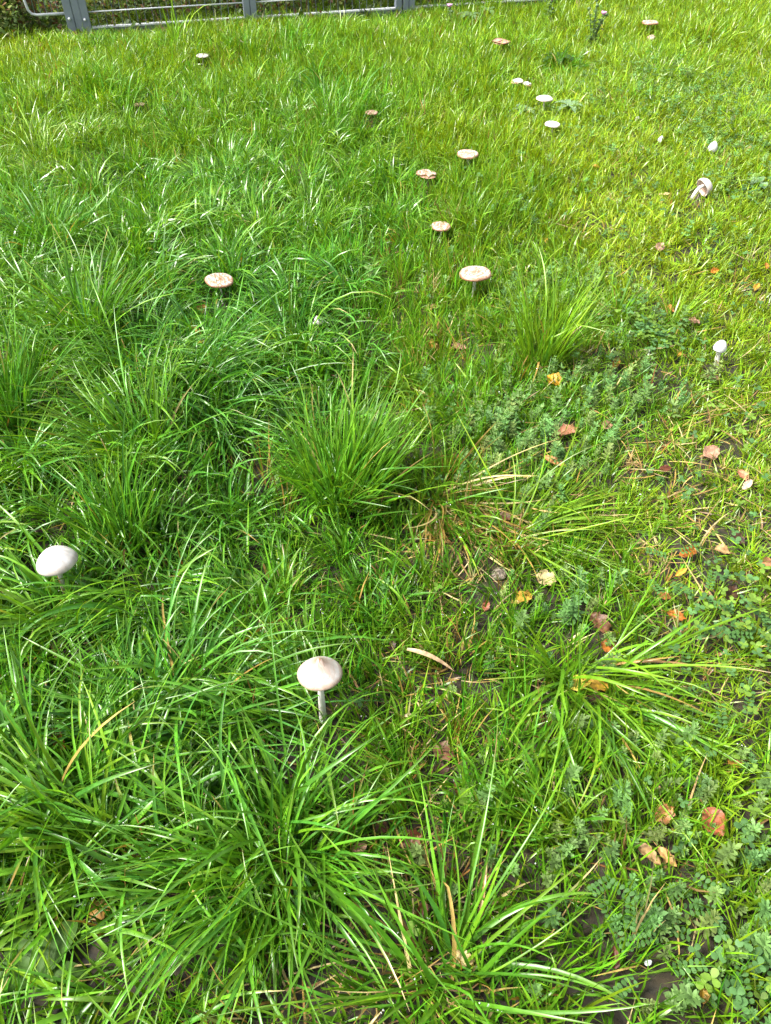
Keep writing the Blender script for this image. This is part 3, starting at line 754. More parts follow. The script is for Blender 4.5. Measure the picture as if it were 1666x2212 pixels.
# ------------------------------------------------------------------ herbs as ground cover
def leaflet(k):
    """flat leaflet of unit length along +X, quads"""
    if k == 'lance':                                          # bedstraw: narrow, widest beyond the middle
        x = [0, .35, .7, 1]; hw = [.04, .10, .155, .02]
    else:                                                     # clover / vetch: round
        x = [0, .3, .75, 1]; hw = [.05, .34, .42, .16]
    V = []
    for a, b in zip(x, hw): V += [(a, -b, .06 * math.sin(a * 3)), (a, b, .06 * math.sin(a * 3))]
    return np.array(V), grid_faces(4, 2)

def place_leaflets(k, org, az, el, ln, wd, roll):
    V0, F0 = leaflet(k); n = len(org)
    ca, sa, ce, se = np.cos(az), np.sin(az), np.cos(el), np.sin(el)
    X = np.stack([ca * ce, sa * ce, se], 1); Y0 = np.stack([-sa, ca, 0 * sa], 1); Z0 = np.cross(X, Y0)
    Y = Y0 * np.cos(roll)[:, None] + Z0 * np.sin(roll)[:, None]; Z = np.cross(X, Y)
    V = org[:, None] + (V0[None, :, :1] * X[:, None] + V0[None, :, 2:] * Z[:, None]) * ln[:, None, None] + V0[None, :, 1:2] * Y[:, None] * (ln * wd)[:, None, None]
    F = (np.arange(n)[:, None, None] * len(V0) + F0[None]).reshape(-1, 4)
    return V.reshape(-1, 3), F, len(V0)

def herb_points(colidx, dens, y1, seed_noise):
    hw = 5.0
    xy = area(int(dens * 2 * hw * y1), -hw, hw, 0.05, y1)
    p, u, v, ok = inview(xy); p, u, v = p[ok], u[ok], v[ok]
    g = growth(u, v)
    f = g[:, colidx] * np.clip(vnoise(p[:, 0], p[:, 1], 4.0, seed_noise) * 2.6 - .55, 0, 1.4)
    ok = rng.random(len(p)) < f
    return p[ok], g[ok]

def bedstraw():
    p, g = herb_points(4, 330, 7.0, 21)
    # tall mound and patches seen singly
    add = []
    for (u, v, n, sp) in ((1140, 965, 330, .17), (1080, 930, 120, .1), (1150, 650, 150, .12), (1230, 640, 110, .12), (1060, 700, 60, .08), (1380, 1880, 260, .2), (1560, 330, 150, .16), (1430, 175, 200, .2), (1500, 240, 260, .3), (1600, 190, 120, .2), (1100, 640, 50, .1), (1340, 850, 120, .14), (1240, 1330, 80, .1)):
        c = at(u, v); n = int(n * .36); sp *= 1.2; q = np.zeros((n, 3)); q[:, :2] = c[:2] + rng.normal(0, sp * .6, (n, 2)); add.append(q)
    q = np.vstack(add); q[:, 2] = gh(q[:, 0], q[:, 1])
    p = np.vstack([p, q]); n = len(p)
    H = np.clip(rng.normal(.056, .020, n), .02, .11); H[-len(q):] *= 1.1; SZ = rng.uniform(.72, 1.25, n)
    lean = rng.normal(0, .22, (n, 2))
    far = p[:, 1] > 3.2
    org, az, el, ln, wd, ro, pid = [], [], [], [], [], [], []
    stem = []
    for lev in range(5):
        f = 0.32 + 0.17 * lev
        m = 7 if lev < 4 else 6
        use = np.where(far, lev in (2, 3, 4), True) & (rng.random(n) < .97)
        i = np.where(use)[0]
        c = p[i].copy(); c[:, :2] += lean[i] * (H[i] * f)[:, None]; c[:, 2] += H[i] * f
        a = (rng.uniform(0, 6.28, len(i))[:, None] + np.arange(m)[None] * (2 * np.pi / m) + rng.normal(0, .12, (len(i), m))).ravel()
        org.append(np.repeat(c, m, 0)); az.append(a)
        el.append(rng.normal(.15 + .16 * lev, .14, len(a)))
        s = (.0150 - .0012 * lev - (.005 if lev == 4 else 0))
        ln.append(s * np.repeat(SZ[i], m) * np.clip(rng.normal(1, .15, len(a)), .6, 1.4) * np.repeat(np.clip(H[i] / .065, .75, 1.25) * np.where(far[i], 1.25, 1), m))
        wd.append(np.full(len(a), 1.15)); ro.append(rng.normal(0, .25, len(a))); pid.append(np.repeat(i, m))
    org, az, el, ln, wd, ro, pid = map(np.concatenate, (org, az, el, ln, wd, ro, pid))
    top = np.stack([p[:, 0] + lean[:, 0] * H, p[:, 1] + lean[:, 1] * H, p[:, 2] + H], 1)
    kp = clear(np.stack([p, (p + top) / 2, top], 1))
    k = kp[pid]
    org, az, el, ln, wd, ro, pid = org[k], az[k], el[k], ln[k], wd[k], ro[k], pid[k]
    V, F, nv = place_leaflets('lance', org, az, el, ln, wd, ro)
    pc = np.array([.135, .25, .066]) * np.clip(rng.normal(1, .16, n), .6, 1.5)[:, None] * np.where(rng.random(n) < .25, .75, 1)[:, None]
    pc[:, 0] *= 1 + .35 * np.clip(rng.normal(0, .6, n), -.5, 1)
    col = np.repeat(pc[pid] * np.clip(rng.normal(1, .08, len(pid)), .7, 1.3)[:, None], nv, 0)
    o = obj('bedstraw', mesh_np('bedstraw', V, F, col), M_HERB)
    tag(o, 'pale blue green herb with whorls of narrow leaves between the grass', kind='stuff')
    i = np.where(kp & ~far)[0]
    P = np.linspace(p[i], top[i], 3, axis=1)
    V, F, K = ribbon(P, np.full(len(i), .0016), np.zeros(len(i)), None, np.tile([.08, .12, .04], (len(i), 1)))
    o = obj('herb_stems', mesh_np('herb_stems', V, F, K), M_HERB); tag(o, 'thin upright stems of the pale whorled herb', kind='stuff')

def clover():
    p, g = herb_points(5, 420, 6.0, 33)
    add = []
    for (u, v, n, sp) in ((1390, 735, 60, .1), (1420, 760, 30, .06), (1590, 430, 40, .12), (1560, 1400, 40, .1), (1600, 2090, 22, .08), (1640, 1330, 30, .08)):
        c = at(u, v); q = np.zeros((n, 3)); q[:, :2] = c[:2] + rng.normal(0, sp * .6, (n, 2)); add.append(q)
    q = np.vstack(add); q[:, 2] = gh(q[:, 0], q[:, 1]); p = np.vstack([p, q]); n = len(p)
    H = np.clip(rng.normal(.04, .014, n), .012, .08); H[-len(q):] += .02
    top = p.copy(); top[:, 2] += H; top[:, :2] += rng.normal(0, .012, (n, 2))
    k = clear(np.stack([p, top], 1)); p, top = p[k], top[k]; n = len(p)
    az = (rng.uniform(0, 6.28, n)[:, None] + np.arange(3)[None] * 2.094).ravel()
    V, F, nv = place_leaflets('round', np.repeat(top, 3, 0), az, rng.normal(.1, .2, 3 * n), np.repeat(rng.uniform(.009, .015, n) * np.where(p[:, 1] > 3, 1.25, 1), 3), np.ones(3 * n), rng.normal(0, .2, 3 * n))
    pc = np.where(rng.random(n)[:, None] < .55, np.array([.075, .17, .05]), np.array([.13, .23, .03])) * np.clip(rng.normal(1, .15, n), .6, 1.4)[:, None]
    o = obj('clover', mesh_np('clover', V, F, np.repeat(pc, 3 * nv, 0)), M_HERB)
    tag(o, 'small three leaved clover in the short grass', kind='stuff')
    # vetch: sprays of paired oval leaflets, lower right
    pts = []
    for (u, v, n, sp) in ((1400, 1990, 8, .05), (1620, 2170, 8, .05), (1560, 1380, 9, .07), (1480, 1540, 6, .07), (1500, 1310, 6, .05), (1630, 450, 6, .08), (1450, 210, 14, .2), (1380, 2050, 6, .06), (1640, 1400, 7, .06), (1530, 310, 8, .12)):
        c = at(u, v); pts.append(np.stack([c[0] + rng.normal(0, sp, n), c[1] + rng.normal(0, sp, n)], 1))
    xy = np.vstack(pts); n = len(xy)
    b = np.concatenate([xy, (gh(xy[:, 0], xy[:, 1]) + rng.uniform(.02, .05, n))[:, None]], 1)
    a = rng.uniform(0, 6.28, n); org, az, ln = [], [], []
    for q in range(6):
        d = .010 + .0085 * q
        c = b + np.stack([np.cos(a) * d, np.sin(a) * d, np.full(n, .002 * q)], 1)
        for sg in (-1, 1): org.append(c); az.append(a + sg * 1.25); ln.append(np.full(n, .0105))
    org, az, ln = map(np.concatenate, (org, az, ln)); m = len(org)
    V, F, nv = place_leaflets('round', org, az, rng.normal(.12, .12, m), ln, np.full(m, .8), rng.normal(0, .2, m))
    o = obj('vetch', mesh_np('vetch', V, F, np.tile([.07, .165, .04], (len(V), 1))), M_HERB)
    tag(o, 'vetch sprays with paired oval leaflets among the herbs', kind='stuff')
bedstraw()
clover()

# ------------------------------------------------------------------ wild growth behind the fence
def undergrowth():
    nrm = np.array([-FD[1], FD[0]])
    n = 26000
    s = rng.uniform(-1.6, 6.5, n); q = np.abs(rng.normal(0, 1, n)) * .55 + .05
    s2 = rng.random(n) < .05; q[s2] = rng.uniform(-.06, .05, s2.sum())          # a few weeds in front of it
    left = rng.random(n) < .1; s[left] = rng.uniform(-1.5, -.35, left.sum()); q[left] = rng.uniform(-.12, .5, left.sum())
    xy = A0[:2] + s[:, None] * FD + q[:, None] * nrm
    clump = vnoise(xy[:, 0], xy[:, 1], 4, 44)
    hmax = .12 + .55 * clump * np.clip(q * 1.2 + .3, .2, 1.3); hmax[s2] *= .16
    z = rng.random(n) ** .8 * hmax
    p = np.concatenate([xy, (z + .01)[:, None]], 1)
    V, F, nv = place_leaflets('round', p, rng.uniform(0, 6.28, n), rng.normal(.1, .5, n), np.clip(rng.normal(.034, .012, n), .012, .08), rng.uniform(.45, 1, n), rng.normal(0, .5, n))
    c = np.where(rng.random(n)[:, None] < .72, np.array([.06, .105, .022]), np.array([.13, .16, .04]))
    br = rng.random(n) < .16 + .25 * (vnoise(xy[:, 0], xy[:, 1], 2.5, 45) > .62)
    c[br] = np.array([.13, .07, .03])
    c *= np.clip(rng.normal(1, .25, n), .5, 1.7)[:, None]
    o = obj('undergrowth', mesh_np('undergrowth', V, F, np.repeat(c, nv, 0)), M_HERB)
    tag(o, 'olive and brown weeds growing wild behind the mesh fence', kind='stuff')
    n = 2600
    s = rng.uniform(-1.6, 6.5, n); q = rng.uniform(.02, 1.6, n)
    xy = A0[:2] + s[:, None] * FD + q[:, None] * nrm
    root = np.concatenate([xy, np.zeros((n, 1))], 1)
    c = np.where(rng.random(n)[:, None] < .5, np.array([.16, .095, .05]), np.array([.07, .11, .03])) * rng.uniform(.6, 1.3, n)[:, None]
    o = grow('weed_stems', root, rng.uniform(.25, .8, n), rng.uniform(3, 6, n) * 1e-3, rng.uniform(0, 6.28, n), np.abs(rng.normal(.1, .12, n)), rng.normal(.25, .3, n), c, 5, None, M_HERB, cull=False, tip=0)
    tag(o, 'brown and green weed stems standing behind the mesh fence', kind='stuff')
undergrowth()

# ------------------------------------------------------------------ grass tussocks, one object each
# u v blades length width spread yellow tilt curl (bias dx dy) straw share label
TUSS = [
 (745, 1085, 430, .28, 5.4, .085, .30, .26, .55, (.25, .3), .02, 'upright bright green tussock in the centre of the lawn'),
 (585, 1865, 330, .29, 6.0, .11, .30, .45, 1.5, (-.15, -.35), .015, 'big sprawling tussock with long arching blades nearest the camera'),
 (1275, 1505, 210, .31, 6.4, .085, .45, .75, 1.2, (.5, -.75), .05, 'flattened tussock around a golden yellow leaf, combed toward lower right'),
 (1165, 790, 170, .30, 5.0, .055, .50, .24, .50, (.12, .2), .03, 'upright yellow green tussock with dark foot above a clear orange leaf'),
 (1130, 1150, 190, .29, 4.4, .05, .62, .95, .70, (1.1, .12), .05, 'pale tussock swept to the right beyond the bleached straw'),
 (958, 1095, 150, .25, 5.4, .05, .4, 1.0, .60, (.7, -.75), .72, 'half dead straw coloured tussock right of the centre tussock'),
 (40, 925, 230, .34, 5.4, .06, .16, .22, .50, (.1, .2), .02, 'dark green upright tussock at the left border'),
 (310, 985, 190, .33, 5.6, .06, .36, .5, .60, (-.45, .35), .05, 'tussock fanned to upper left with brown foot, left of centre'),
 (275, 1185, 190, .27, 5.2, .06, .2, .2, .45, (.0, .2), .02, 'dark upright tussock right of the smooth domed mushroom'),
 (205, 735, 200, .34, 6.0, .06, .30, .4, .95, (.15, .3), .03, 'arching tussock of wide blades below the left hillock'),
 (1330, 690, 46, .20, 5.0, .03, .4, .5, .5, (-.1, .2), .08, 'thin sparse tuft of stiff blades beside the clover patch'),
 (1452, 702, 40, .17, 4.6, .02, .55, .5, .6, (.3, .2), .06, 'small tuft of stiff blades with a rust leaf in it'),
 (950, 2110, 90, .31, 6.8, .05, .36, .6, .8, (.0, .3), .12, 'loose tuft of very wide blades at the bottom edge'),
 (115, 545, 240, .28, 5.0, .10, .22, .35, .9, (.2, -.1), .02, 'dark mounded tussock on the far left side'),
 (720, 285, 220, .24, 4.6, .12, .34, .3, .7, (.2, .1), .02, 'far dark green tussock left of the small brown rimmed mushroom'),
 (540, 130, 150, .24, 5.0, .12, .5, .25, .6, (.1, .1), .02, 'far upright tussock right of the small white cap'),
 (1215, 158, 130, .17, 5.0, .09, .18, .4, 1.0, (.2, -.3), .02, 'far dark green tuft right of the touching pair of caps'),
 (100, 1720, 190, .34, 7.0, .08, .26, .5, 1.1, (.3, .1), .04, 'wide bladed arching tussock at the lower left border'),
 (420, 1560, 210, .33, 6.0, .10, .16, .6, 1.15, (.3, -.3), .03, 'combed over tussock left of the near bell mushroom'),
 (450, 860, 260, .33, 5.0, .12, .1, .75, 1.0, (.9, -.1), .01, 'blue green tussock lying over to the right in mid lawn'),
 (1005, 505, 110, .19, 4.4, .06, .4, .3, .6, (.0, .2), .02, 'green tuft just right of the pale flat mushroom'),
]
def tussock(u, v, n, L0, W0, sp, yel, ti, cu, bias, straw, label):
    c = at(u, v); z0 = depth(c)
    root_o = empty('grass_tussock', c)
    tag(root_o, label, 'grass tussock', 'big grass tussocks in the lawn')
    a = rng.uniform(0, 2 * np.pi, n); r = np.sqrt(rng.random(n))
    rt = np.zeros((n, 3)); rt[:, 0] = c[0] + np.cos(a) * r * sp; rt[:, 1] = c[1] + np.sin(a) * r * sp
    rt[:, 2] = gh(rt[:, 0], rt[:, 1]) - .003
    dx = np.cos(a) * r + bias[0] + rng.normal(0, .42, n); dy = np.sin(a) * r + bias[1] + rng.normal(0, .42, n)
    m = np.hypot(dx, dy)
    L = L0 * np.clip(rng.normal(.9, .22, n), .35, 1.35)
    tilt = np.clip(ti * (.35 + m * .9) + rng.normal(0, .12, n), .02, 1.45)
    curl = np.clip(cu * np.clip(rng.normal(.9, .35, n), .05, 2), -.1, 2.2)
    col = green(np.full(n, yel), n)
    d = rng.random(n) < straw; col[d] = STRAWC[rng.integers(0, 4, d.sum())] * rng.uniform(.8, 1.2, d.sum())[:, None]; L[d] *= .75 if straw < .3 else 1
    W = W0 * 1e-3 * np.clip(rng.normal(.85, .25, n), .4, 1.5)
    near = z0 < 2.6
    o = grow('blades', rt, L, W, np.arctan2(dy, dx), tilt, curl, col, 9 if near else 6, -.35 if near else None, M_GRASS, None, lift=rng.random(n) * .06, sway=rng.normal(0, .55, n), twist=rng.normal(0, 1.1, n))
    o.parent = root_o; o.matrix_parent_inverse = Matrix.Translation(-Vector([float(q) for q in c])); o['kind'] = 'stuff'
for t in TUSS: tussock(*t)

# ------------------------------------------------------------------ mushrooms
def lathe(prof, seg=40, wob=None, jag=0.0, seed=0):
    """prof: list of (r, z); returns V, F, ring radius share"""
    r_ = np.random.default_rng(seed)
    ph = np.linspace(0, 2 * np.pi, seg, endpoint=False)
    k = 1 + (0 if wob is None else wob) * (np.sin(2 * ph + r_.uniform(0, 6)) + .6 * np.sin(3 * ph + r_.uniform(0, 6)) + .4 * np.sin(5 * ph + r_.uniform(0, 6)))
    if jag: k = k + jag * r_.normal(0, 1, seg)
    zz = (0 if wob is None else wob) * np.sin(3 * ph + r_.uniform(0, 6)) * .8
    pr = np.array(prof, float); R0 = pr[:, 0].max()
    f = (pr[:, 0] / R0)[:, None] ** 1.5
    rad = pr[:, :1] * (1 + (k - 1)[None] * f)
    V = np.stack([rad * np.cos(ph), rad * np.sin(ph), pr[:, 1:] + zz[None] * f * R0], -1).reshape(-1, 3)
    return V, grid_faces(len(pr), seg, True), np.repeat(pr[:, 0] / R0, seg)

def align(o, axis, spin=0.0):
    q = Vector([float(a) for a in axis]).normalized().to_track_quat('Z', 'Y')
    o.rotation_mode = 'QUATERNION'
    o.rotation_quaternion = q @ Matrix.Rotation(spin, 3, 'Z').to_quaternion()

def smooth_prof(p, k=2):
    """Chaikin rounding of a profile"""
    p = np.array(p, float)
    for _ in range(k):
        a = p[:-1] * .75 + p[1:] * .25; b = p[:-1] * .25 + p[1:] * .75
        q = np.empty((len(a) * 2, 2)); q[0::2] = a; q[1::2] = b
        p = np.vstack([p[:1], q, p[-1:]])
    return p

PROF = {   # cap profile from the apex out to the rim and just round it, unit radius
 'bell': [(.001, .66), (.08, .63), (.28, .45), (.6, .19), (.9, -.06), (1.0, -.20), (.97, -.30), (.90, -.29)],
 'bell2': [(.001, .66), (.2, .62), (.55, .44), (.9, .10), (1.0, -.16), (.95, -.28), (.86, -.26)],
 'flat': [(.001, .10), (.16, .095), (.3, .05), (.6, .055), (.88, .03), (1.0, -.06), (.985, -.17), (.92, -.15)],
 'cup': [(.001, .02), (.3, .0), (.6, .03), (.85, .14), (1.0, .22), (1.02, .13), (.95, .02)],
 'egg': [(.001, 1.42), (.35, 1.30), (.72, .85), (.98, .2), (.98, -.35), (.72, -.72), (.5, -.8)],
 'bullet': [(.001, .98), (.32, .92), (.62, .62), (.86, .2), (1.0, -.25), (.93, -.62), (.72, -.66)],
 'lump': [(.001, .55), (.3, .62), (.6, .35), (.9, .25), (1.0, -.2), (.8, -.4)],
}
def build_mushroom(i, kind, B, P, r, lean, label):
    u_ = float(proj(P)[0])
    k = {'bell3': 'bell', 'ragged': 'flat', 'brownflat': 'flat', 'flatpale': 'flat'}.get(kind, kind)
    root = empty('mushroom', B)
    tag(root, label, 'mushroom', 'mushrooms growing in the lawn')
    cap_m = {'bell': M_CAP_BELL, 'bell2': M_CAP_PALE, 'bell3': M_CAP_PALE, 'flat': M_CAP_OLD, 'ragged': M_CAP_OLD if u_ < 1000 else M_CAP_PALE, 'brownflat': M_CAP_BROWN, 'flatpale': M_CAP_OLD if r > .05 else M_CAP_PALE,
             'cup': M_CAP_BROWN, 'egg': M_CAP_EGG, 'bullet': M_CAP_EGG, 'lump': M_CAP_OLD}[kind]
    wob = {'bell': .008, 'bell2': .02, 'egg': .01, 'bullet': .025, 'lump': .14, 'ragged': .07, 'cup': .06}.get(kind, .022)
    jag = .035 if kind in ('ragged', 'cup', 'lump') else (.010 if k == 'flat' else 0)
    pr = smooth_prof(PROF[k], 2)
    V, F, rs = lathe(pr, 44, wob, jag, i)
    if kind == 'ragged':                                       # a bite out of one side
        ph = np.arctan2(V[:, 1], V[:, 0]); bite = np.exp(-((np.abs(ph) - 2.7) / .45) ** 2)
        V[:, :2] *= (1 - .32 * bite * (rs ** 2))[:, None]; V[:, 2] += .12 * bite * rs
    up = np.array([lean[0], lean[1], 1.0]); up /= np.linalg.norm(up)
    co = np.zeros((len(V), 3)); co[:, 0] = rs
    fi = np.random.default_rng(len(V)).random(44); co[:, 1] = .5 + (np.tile(fi, len(V) // 44) - .5) * np.clip(rs * 2.5, 0, 1)
    inr = np.arange(len(V)) // 44 > np.argmax(pr[:, 0]) + 1; co[inr, 0] = 1.0
    if kind in ('egg', 'bullet', 'lump'): co[:, 0] = .5
    cap = obj('cap', mesh_np('cap', V * r, F, co), cap_m, root, Vector([float(a) for a in (P - B)]))
    align(cap, up, random.uniform(0, 6.28))
    # pleated underside
    edge = pr[-1]
    g = 96; ph = np.linspace(0, 2 * np.pi, g, endpoint=False); pl = np.where(np.arange(g) % 2, .0, -.035)
    rings = [(edge[0], edge[1] + .005, .3), (edge[0] * .75, edge[1] + (.12 if k in ('bell', 'bell2', 'flat', 'cup') else .05), 1), (.16, edge[1] + (.16 if k in ('flat', 'cup') else .2), .6)]
    V = np.concatenate([np.stack([np.cos(ph) * a, np.sin(ph) * a, b + pl * c], 1) for a, b, c in rings])
    gl = obj('gills', mesh_np('gills', V * r, grid_faces(3, g, True), smooth=False), M_GILLP if k in ('bell', 'bell2', 'bullet', 'egg') else M_GILL, cap)
    # stem
    top = P + up * r * (edge[1] + .12)
    t = np.linspace(0, 1, 9)[:, None]
    foot = B - np.array([0, 0, .02])
    mid = (foot + top) / 2 + np.array([random.uniform(-.06, .06) * r, 0, 0])
    path = (1 - t) ** 2 * foot + 2 * t * (1 - t) * mid + t ** 2 * top
    rad = {'bell': .135, 'bell2': .12, 'egg': .4, 'bullet': .36, 'lump': .25}.get(k, .095) * r
    if kind == 'bell': rad = .145 * r
    V, F = tube(path - B, rad * (1.28 - .45 * t[:, 0] + .35 * np.exp(-t[:, 0] * 9)), 14)
    obj('stem', mesh_np('stem', V, F), M_STEMB if kind in ('brownflat', 'cup', 'ragged') else M_STEM, root)
for i, a in enumerate(MB): build_mushroom(i, *a)

def tipped_mushroom():
    """keeled over mushroom: bent stem, cap hanging with its gills to the left"""
    B = at(1494, 432); root = empty('mushroom', B)
    tag(root, 'tipped over mushroom with bent white stem and gills showing, right side', 'mushroom', 'mushrooms growing in the lawn')
    z = depth(B); s = z / FPX
    Pc = B + np.array([26 * s, 0.02, 20 * s * 1.25])
    ax = np.array([.86, .28, .34]); ax /= np.linalg.norm(ax)
    pr = smooth_prof([(.001, .62), (.3, .58), (.7, .38), (.97, -.02), (1.0, -.3), (.95, -.42), (.88, -.40)], 2)
    V, F, rs = lathe(pr, 44, .03, .012, 91)
    r = 20 * s
    co = np.zeros((len(V), 3)); co[:, 0] = rs
    fi = np.random.default_rng(len(V)).random(44); co[:, 1] = .5 + (np.tile(fi, len(V) // 44) - .5) * np.clip(rs * 2.5, 0, 1)
    cap = obj('cap', mesh_np('cap', V * r, F, co), M_CAP_PALE, root, Vector([float(a) for a in (Pc - B)])); align(cap, ax)
    g = 96; ph = np.linspace(0, 2 * np.pi, g, endpoint=False); pl = np.where(np.arange(g) % 2, 0, -.05)
    V = np.concatenate([np.stack([np.cos(ph) * a, np.sin(ph) * a, b + pl * c], 1) for a, b, c in ((.88, -.38, .3), (.72, -.1, 1), (.14, .1, .5))])
    obj('gills', mesh_np('gills', V * r, grid_faces(3, g, True), smooth=False), M_GILLP, cap)
    end = Pc - ax * r * .05
    ctrl = np.array([B, B + np.array([4 * s, 0, 22 * s]), B + np.array([12 * s, 0, 34 * s]), end])
    t = np.linspace(0, 1, 14)[:, None]
    path = (1 - t) ** 3 * ctrl[0] + 3 * t * (1 - t) ** 2 * ctrl[1] + 3 * t * t * (1 - t) * ctrl[2] + t ** 3 * ctrl[3]
    V, F = tube(path - B, np.linspace(4.4, 3.2, 14) * s, 12)
    obj('stem', mesh_np('stem', V, F), M_STEM, root)
tipped_mushroom()

# ------------------------------------------------------------------ fallen leaves
def fallen(i, u, v, ln, ang, asp, shp, col, label):
    r_ = np.random.default_rng(500 + i)
    p = LP[i]; size = ln * depth(p) / FPX * 1.12
    nu, nv = 15, 7
    s = np.linspace(0, 1, nu); q = np.linspace(-1, 1, nv)
    hw = np.sin(np.pi * np.clip(s, .0, 1) ** .8) ** .75 + .015
    if shp == 'lobed':
        hw = hw * (.78 + .34 * np.abs(np.sin(s * np.pi * 3.2 + r_.uniform(0, .6)))) 
    hwL = hw * (1 + r_.normal(0, .09, nu)); hwR = hw * (1 + r_.normal(0, .09, nu))
    X = np.repeat(s[:, None] - .5, nv, 1); hw2 = np.where(q[None] < 0, hwL[:, None], hwR[:, None])
    Y = q[None] * hw2 * asp * .5
    if shp == 'lobed': X = X + .05 * np.abs(q)[None] * np.sin(s * 19)[:, None]
    fold = r_.uniform(.15, .75); bend = r_.uniform(-.8, .9)
    Z = fold * np.abs(Y) * (1 + .5 * np.sin(s * 4 + r_.uniform(0, 6)))[:, None] + bend * .3 * (X ** 2 - .1) + .05 * asp * np.sin(X * 11 + r_.uniform(0, 6)) * q[None] + .022 * np.sin(X * 23 + Y * 17 + r_.uniform(0, 6))
    Z = Z + r_.normal(0, .006, Z.shape)
    Z[:, nv // 2] -= .012
    V = np.stack([X, Y, Z], -1).reshape(-1, 3) * size
    c = np.tile(np.array(col), (nu * nv, 1))
    X1 = X.ravel(); Y1 = Y.ravel() / (asp * .5 + 1e-6)
    spot = vnoise(X1 * 3 + i, Y1 * 1.5, 2.2, 60 + i % 9)
    c = c * (.72 + .55 * spot)[:, None]
    edge = np.clip(np.abs(q)[None] * np.ones((nu, 1)), 0, 1).ravel()
    k = np.clip((spot + edge * .35 - .85) / .2, 0, 1)[:, None]
    c = c * (1 - .65 * k) + np.array([.1, .045, .02]) * .65 * k
    c[(np.arange(nu)[:, None] * nv + nv // 2).ravel()] *= 1.2
    o = obj('fallen_leaf', mesh_np('fallen_leaf', V, grid_faces(nu, nv), c), M_DRY)
    tag(o, label, 'leaf', 'fallen autumn leaves in the lawn')
    o.location = [float(a) for a in p]
    a = R(ang)
    o.rotation_euler = (R(r_.uniform(4, 26)) * (1 if abs(math.cos(a)) > .5 else .2), R(-18 * math.sin(a) + r_.uniform(-8, 8)), a)
    if ln >= 24:                                               # leaf stalk
        L = r_.uniform(.18, .32)
        V, F = tube(np.array([(-.49, 0, Z[0, 3] * 1.0), (-.49 - L * .5, .02, Z[0, 3] + .02), (-.49 - L, .05, Z[0, 3] - .01)]) * size, np.array([.014, .011, .013]) * size, 6)
        cc = np.tile(np.array(col) * .75, (len(V), 1))
        obj('leaf_stalk', mesh_np('leaf_stalk', V, F, cc), M_DRY, o)
for i, a in enumerate(LEAVES): fallen(i, *a)

# broad dead blade and pale straw curl
def dead_blade(u0, v0, u1, v1, lift, wid, col, label):
    a = at(u0, v0, lift[0]); b = at(u1, v1, lift[2]); m = (a + b) / 2; m[2] += lift[1]
    t = np.linspace(0, 1, 12)[:, None]
    path = (1 - t) ** 2 * a + 2 * t * (1 - t) * m + t * t * b
    V, F, K = ribbon(path[None], np.array([wid]), np.array([.5]), -.5, np.array([col]))
    o = obj('dead_blade', mesh_np('dead_blade', V - a, F, K), M_DRY, None, Vector([float(q) for q in a]))
    tag(o, label, 'dead grass blade')
dead_blade(879, 1402, 982, 1450, (.07, .03, .05), .0095, (.36, .24, .14), 'broad tan dead grass blade bowing over green grass right of the bell mushroom')
dead_blade(872, 1546, 902, 1550, (.03, .01, .03), .007, (.6, .48, .3), 'short pale dead blade in thin grass right of the bell mushroom stem')
dead_blade(1005, 1085, 1012, 1035, (.05, .02, .14), .006, (.5, .4, .2), 'kinked pale straw sticking up at the half dead tussock')

# ------------------------------------------------------------------ stone and shell chip
def pebble(name, p, size, mat, label, cat, seed):
    r_ = np.random.default_rng(seed)
    prof = [(.02, .5), (.5, .44), (.85, .22), (1, 0), (.85, -.22), (.5, -.44), (.02, -.5)]
    V, F, _ = lathe(smooth_prof(prof, 1), 20, .06, .015, seed)
    V = V * np.array([1, .75, .85]) * size
    o = obj(name, mesh_np(name, V, F), mat, None, Vector([float(a) for a in p]))
    o.rotation_euler = (R(12), R(-8), R(25)); tag(o, label, cat)
pebble('stone', STONE, .022, M_STONE, 'dark mottled stone lying in thin grass by the bleached straw', 'stone', 5)
pebble('shell_chip', CHIP, .0065, M_CHALK, 'small white shell chip in herbs near the lower right', 'shell', 6)

# ------------------------------------------------------------------ broad leaved weeds
def broad_leaf(L, wd, kind='oval', curl=.8, seed=0):
    """leaf along +X that arches down; V, F"""
    r_ = np.random.default_rng(seed)
    nu, nv = 12, 5
    s = np.linspace(0, 1, nu); q = np.linspace(-1, 1, nv)
    if kind == 'oval': hw = np.sin(np.pi * s ** 1.15) ** .7
    elif kind == 'spoon': hw = np.where(s < .35, .12 + .1 * s, 0) + np.where(s >= .35, np.sin(np.pi * ((s - .3) / .72).clip(0, 1)) ** .6, 0)
    elif kind == 'round': hw = np.where(s < .5, .06, np.sqrt(np.clip(1 - ((s - .76) / .25) ** 2, 0.0, 1)))
    else: hw = np.sin(np.pi * s ** .9) ** .8 * (.55 + .55 * np.abs(np.sin(s * 15)))       # toothed
    hw = hw + .02
    th = .75 - curl * s - r_.uniform(0, .2)
    x = np.concatenate([[0], np.cumsum(np.cos(th[1:]))]) / nu * L; z = np.concatenate([[0], np.cumsum(np.sin(th[1:]))]) / nu * L
    Y = q[None] * hw[:, None] * wd * .5
    Z = z[:, None] + np.abs(Y) * .35 + .03 * wd * np.sin(s * 20)[:, None] * q[None]
    V = np.stack([np.repeat(x[:, None], nv, 1), Y, Z], -1).reshape(-1, 3)
    return V, grid_faces(nu, nv)

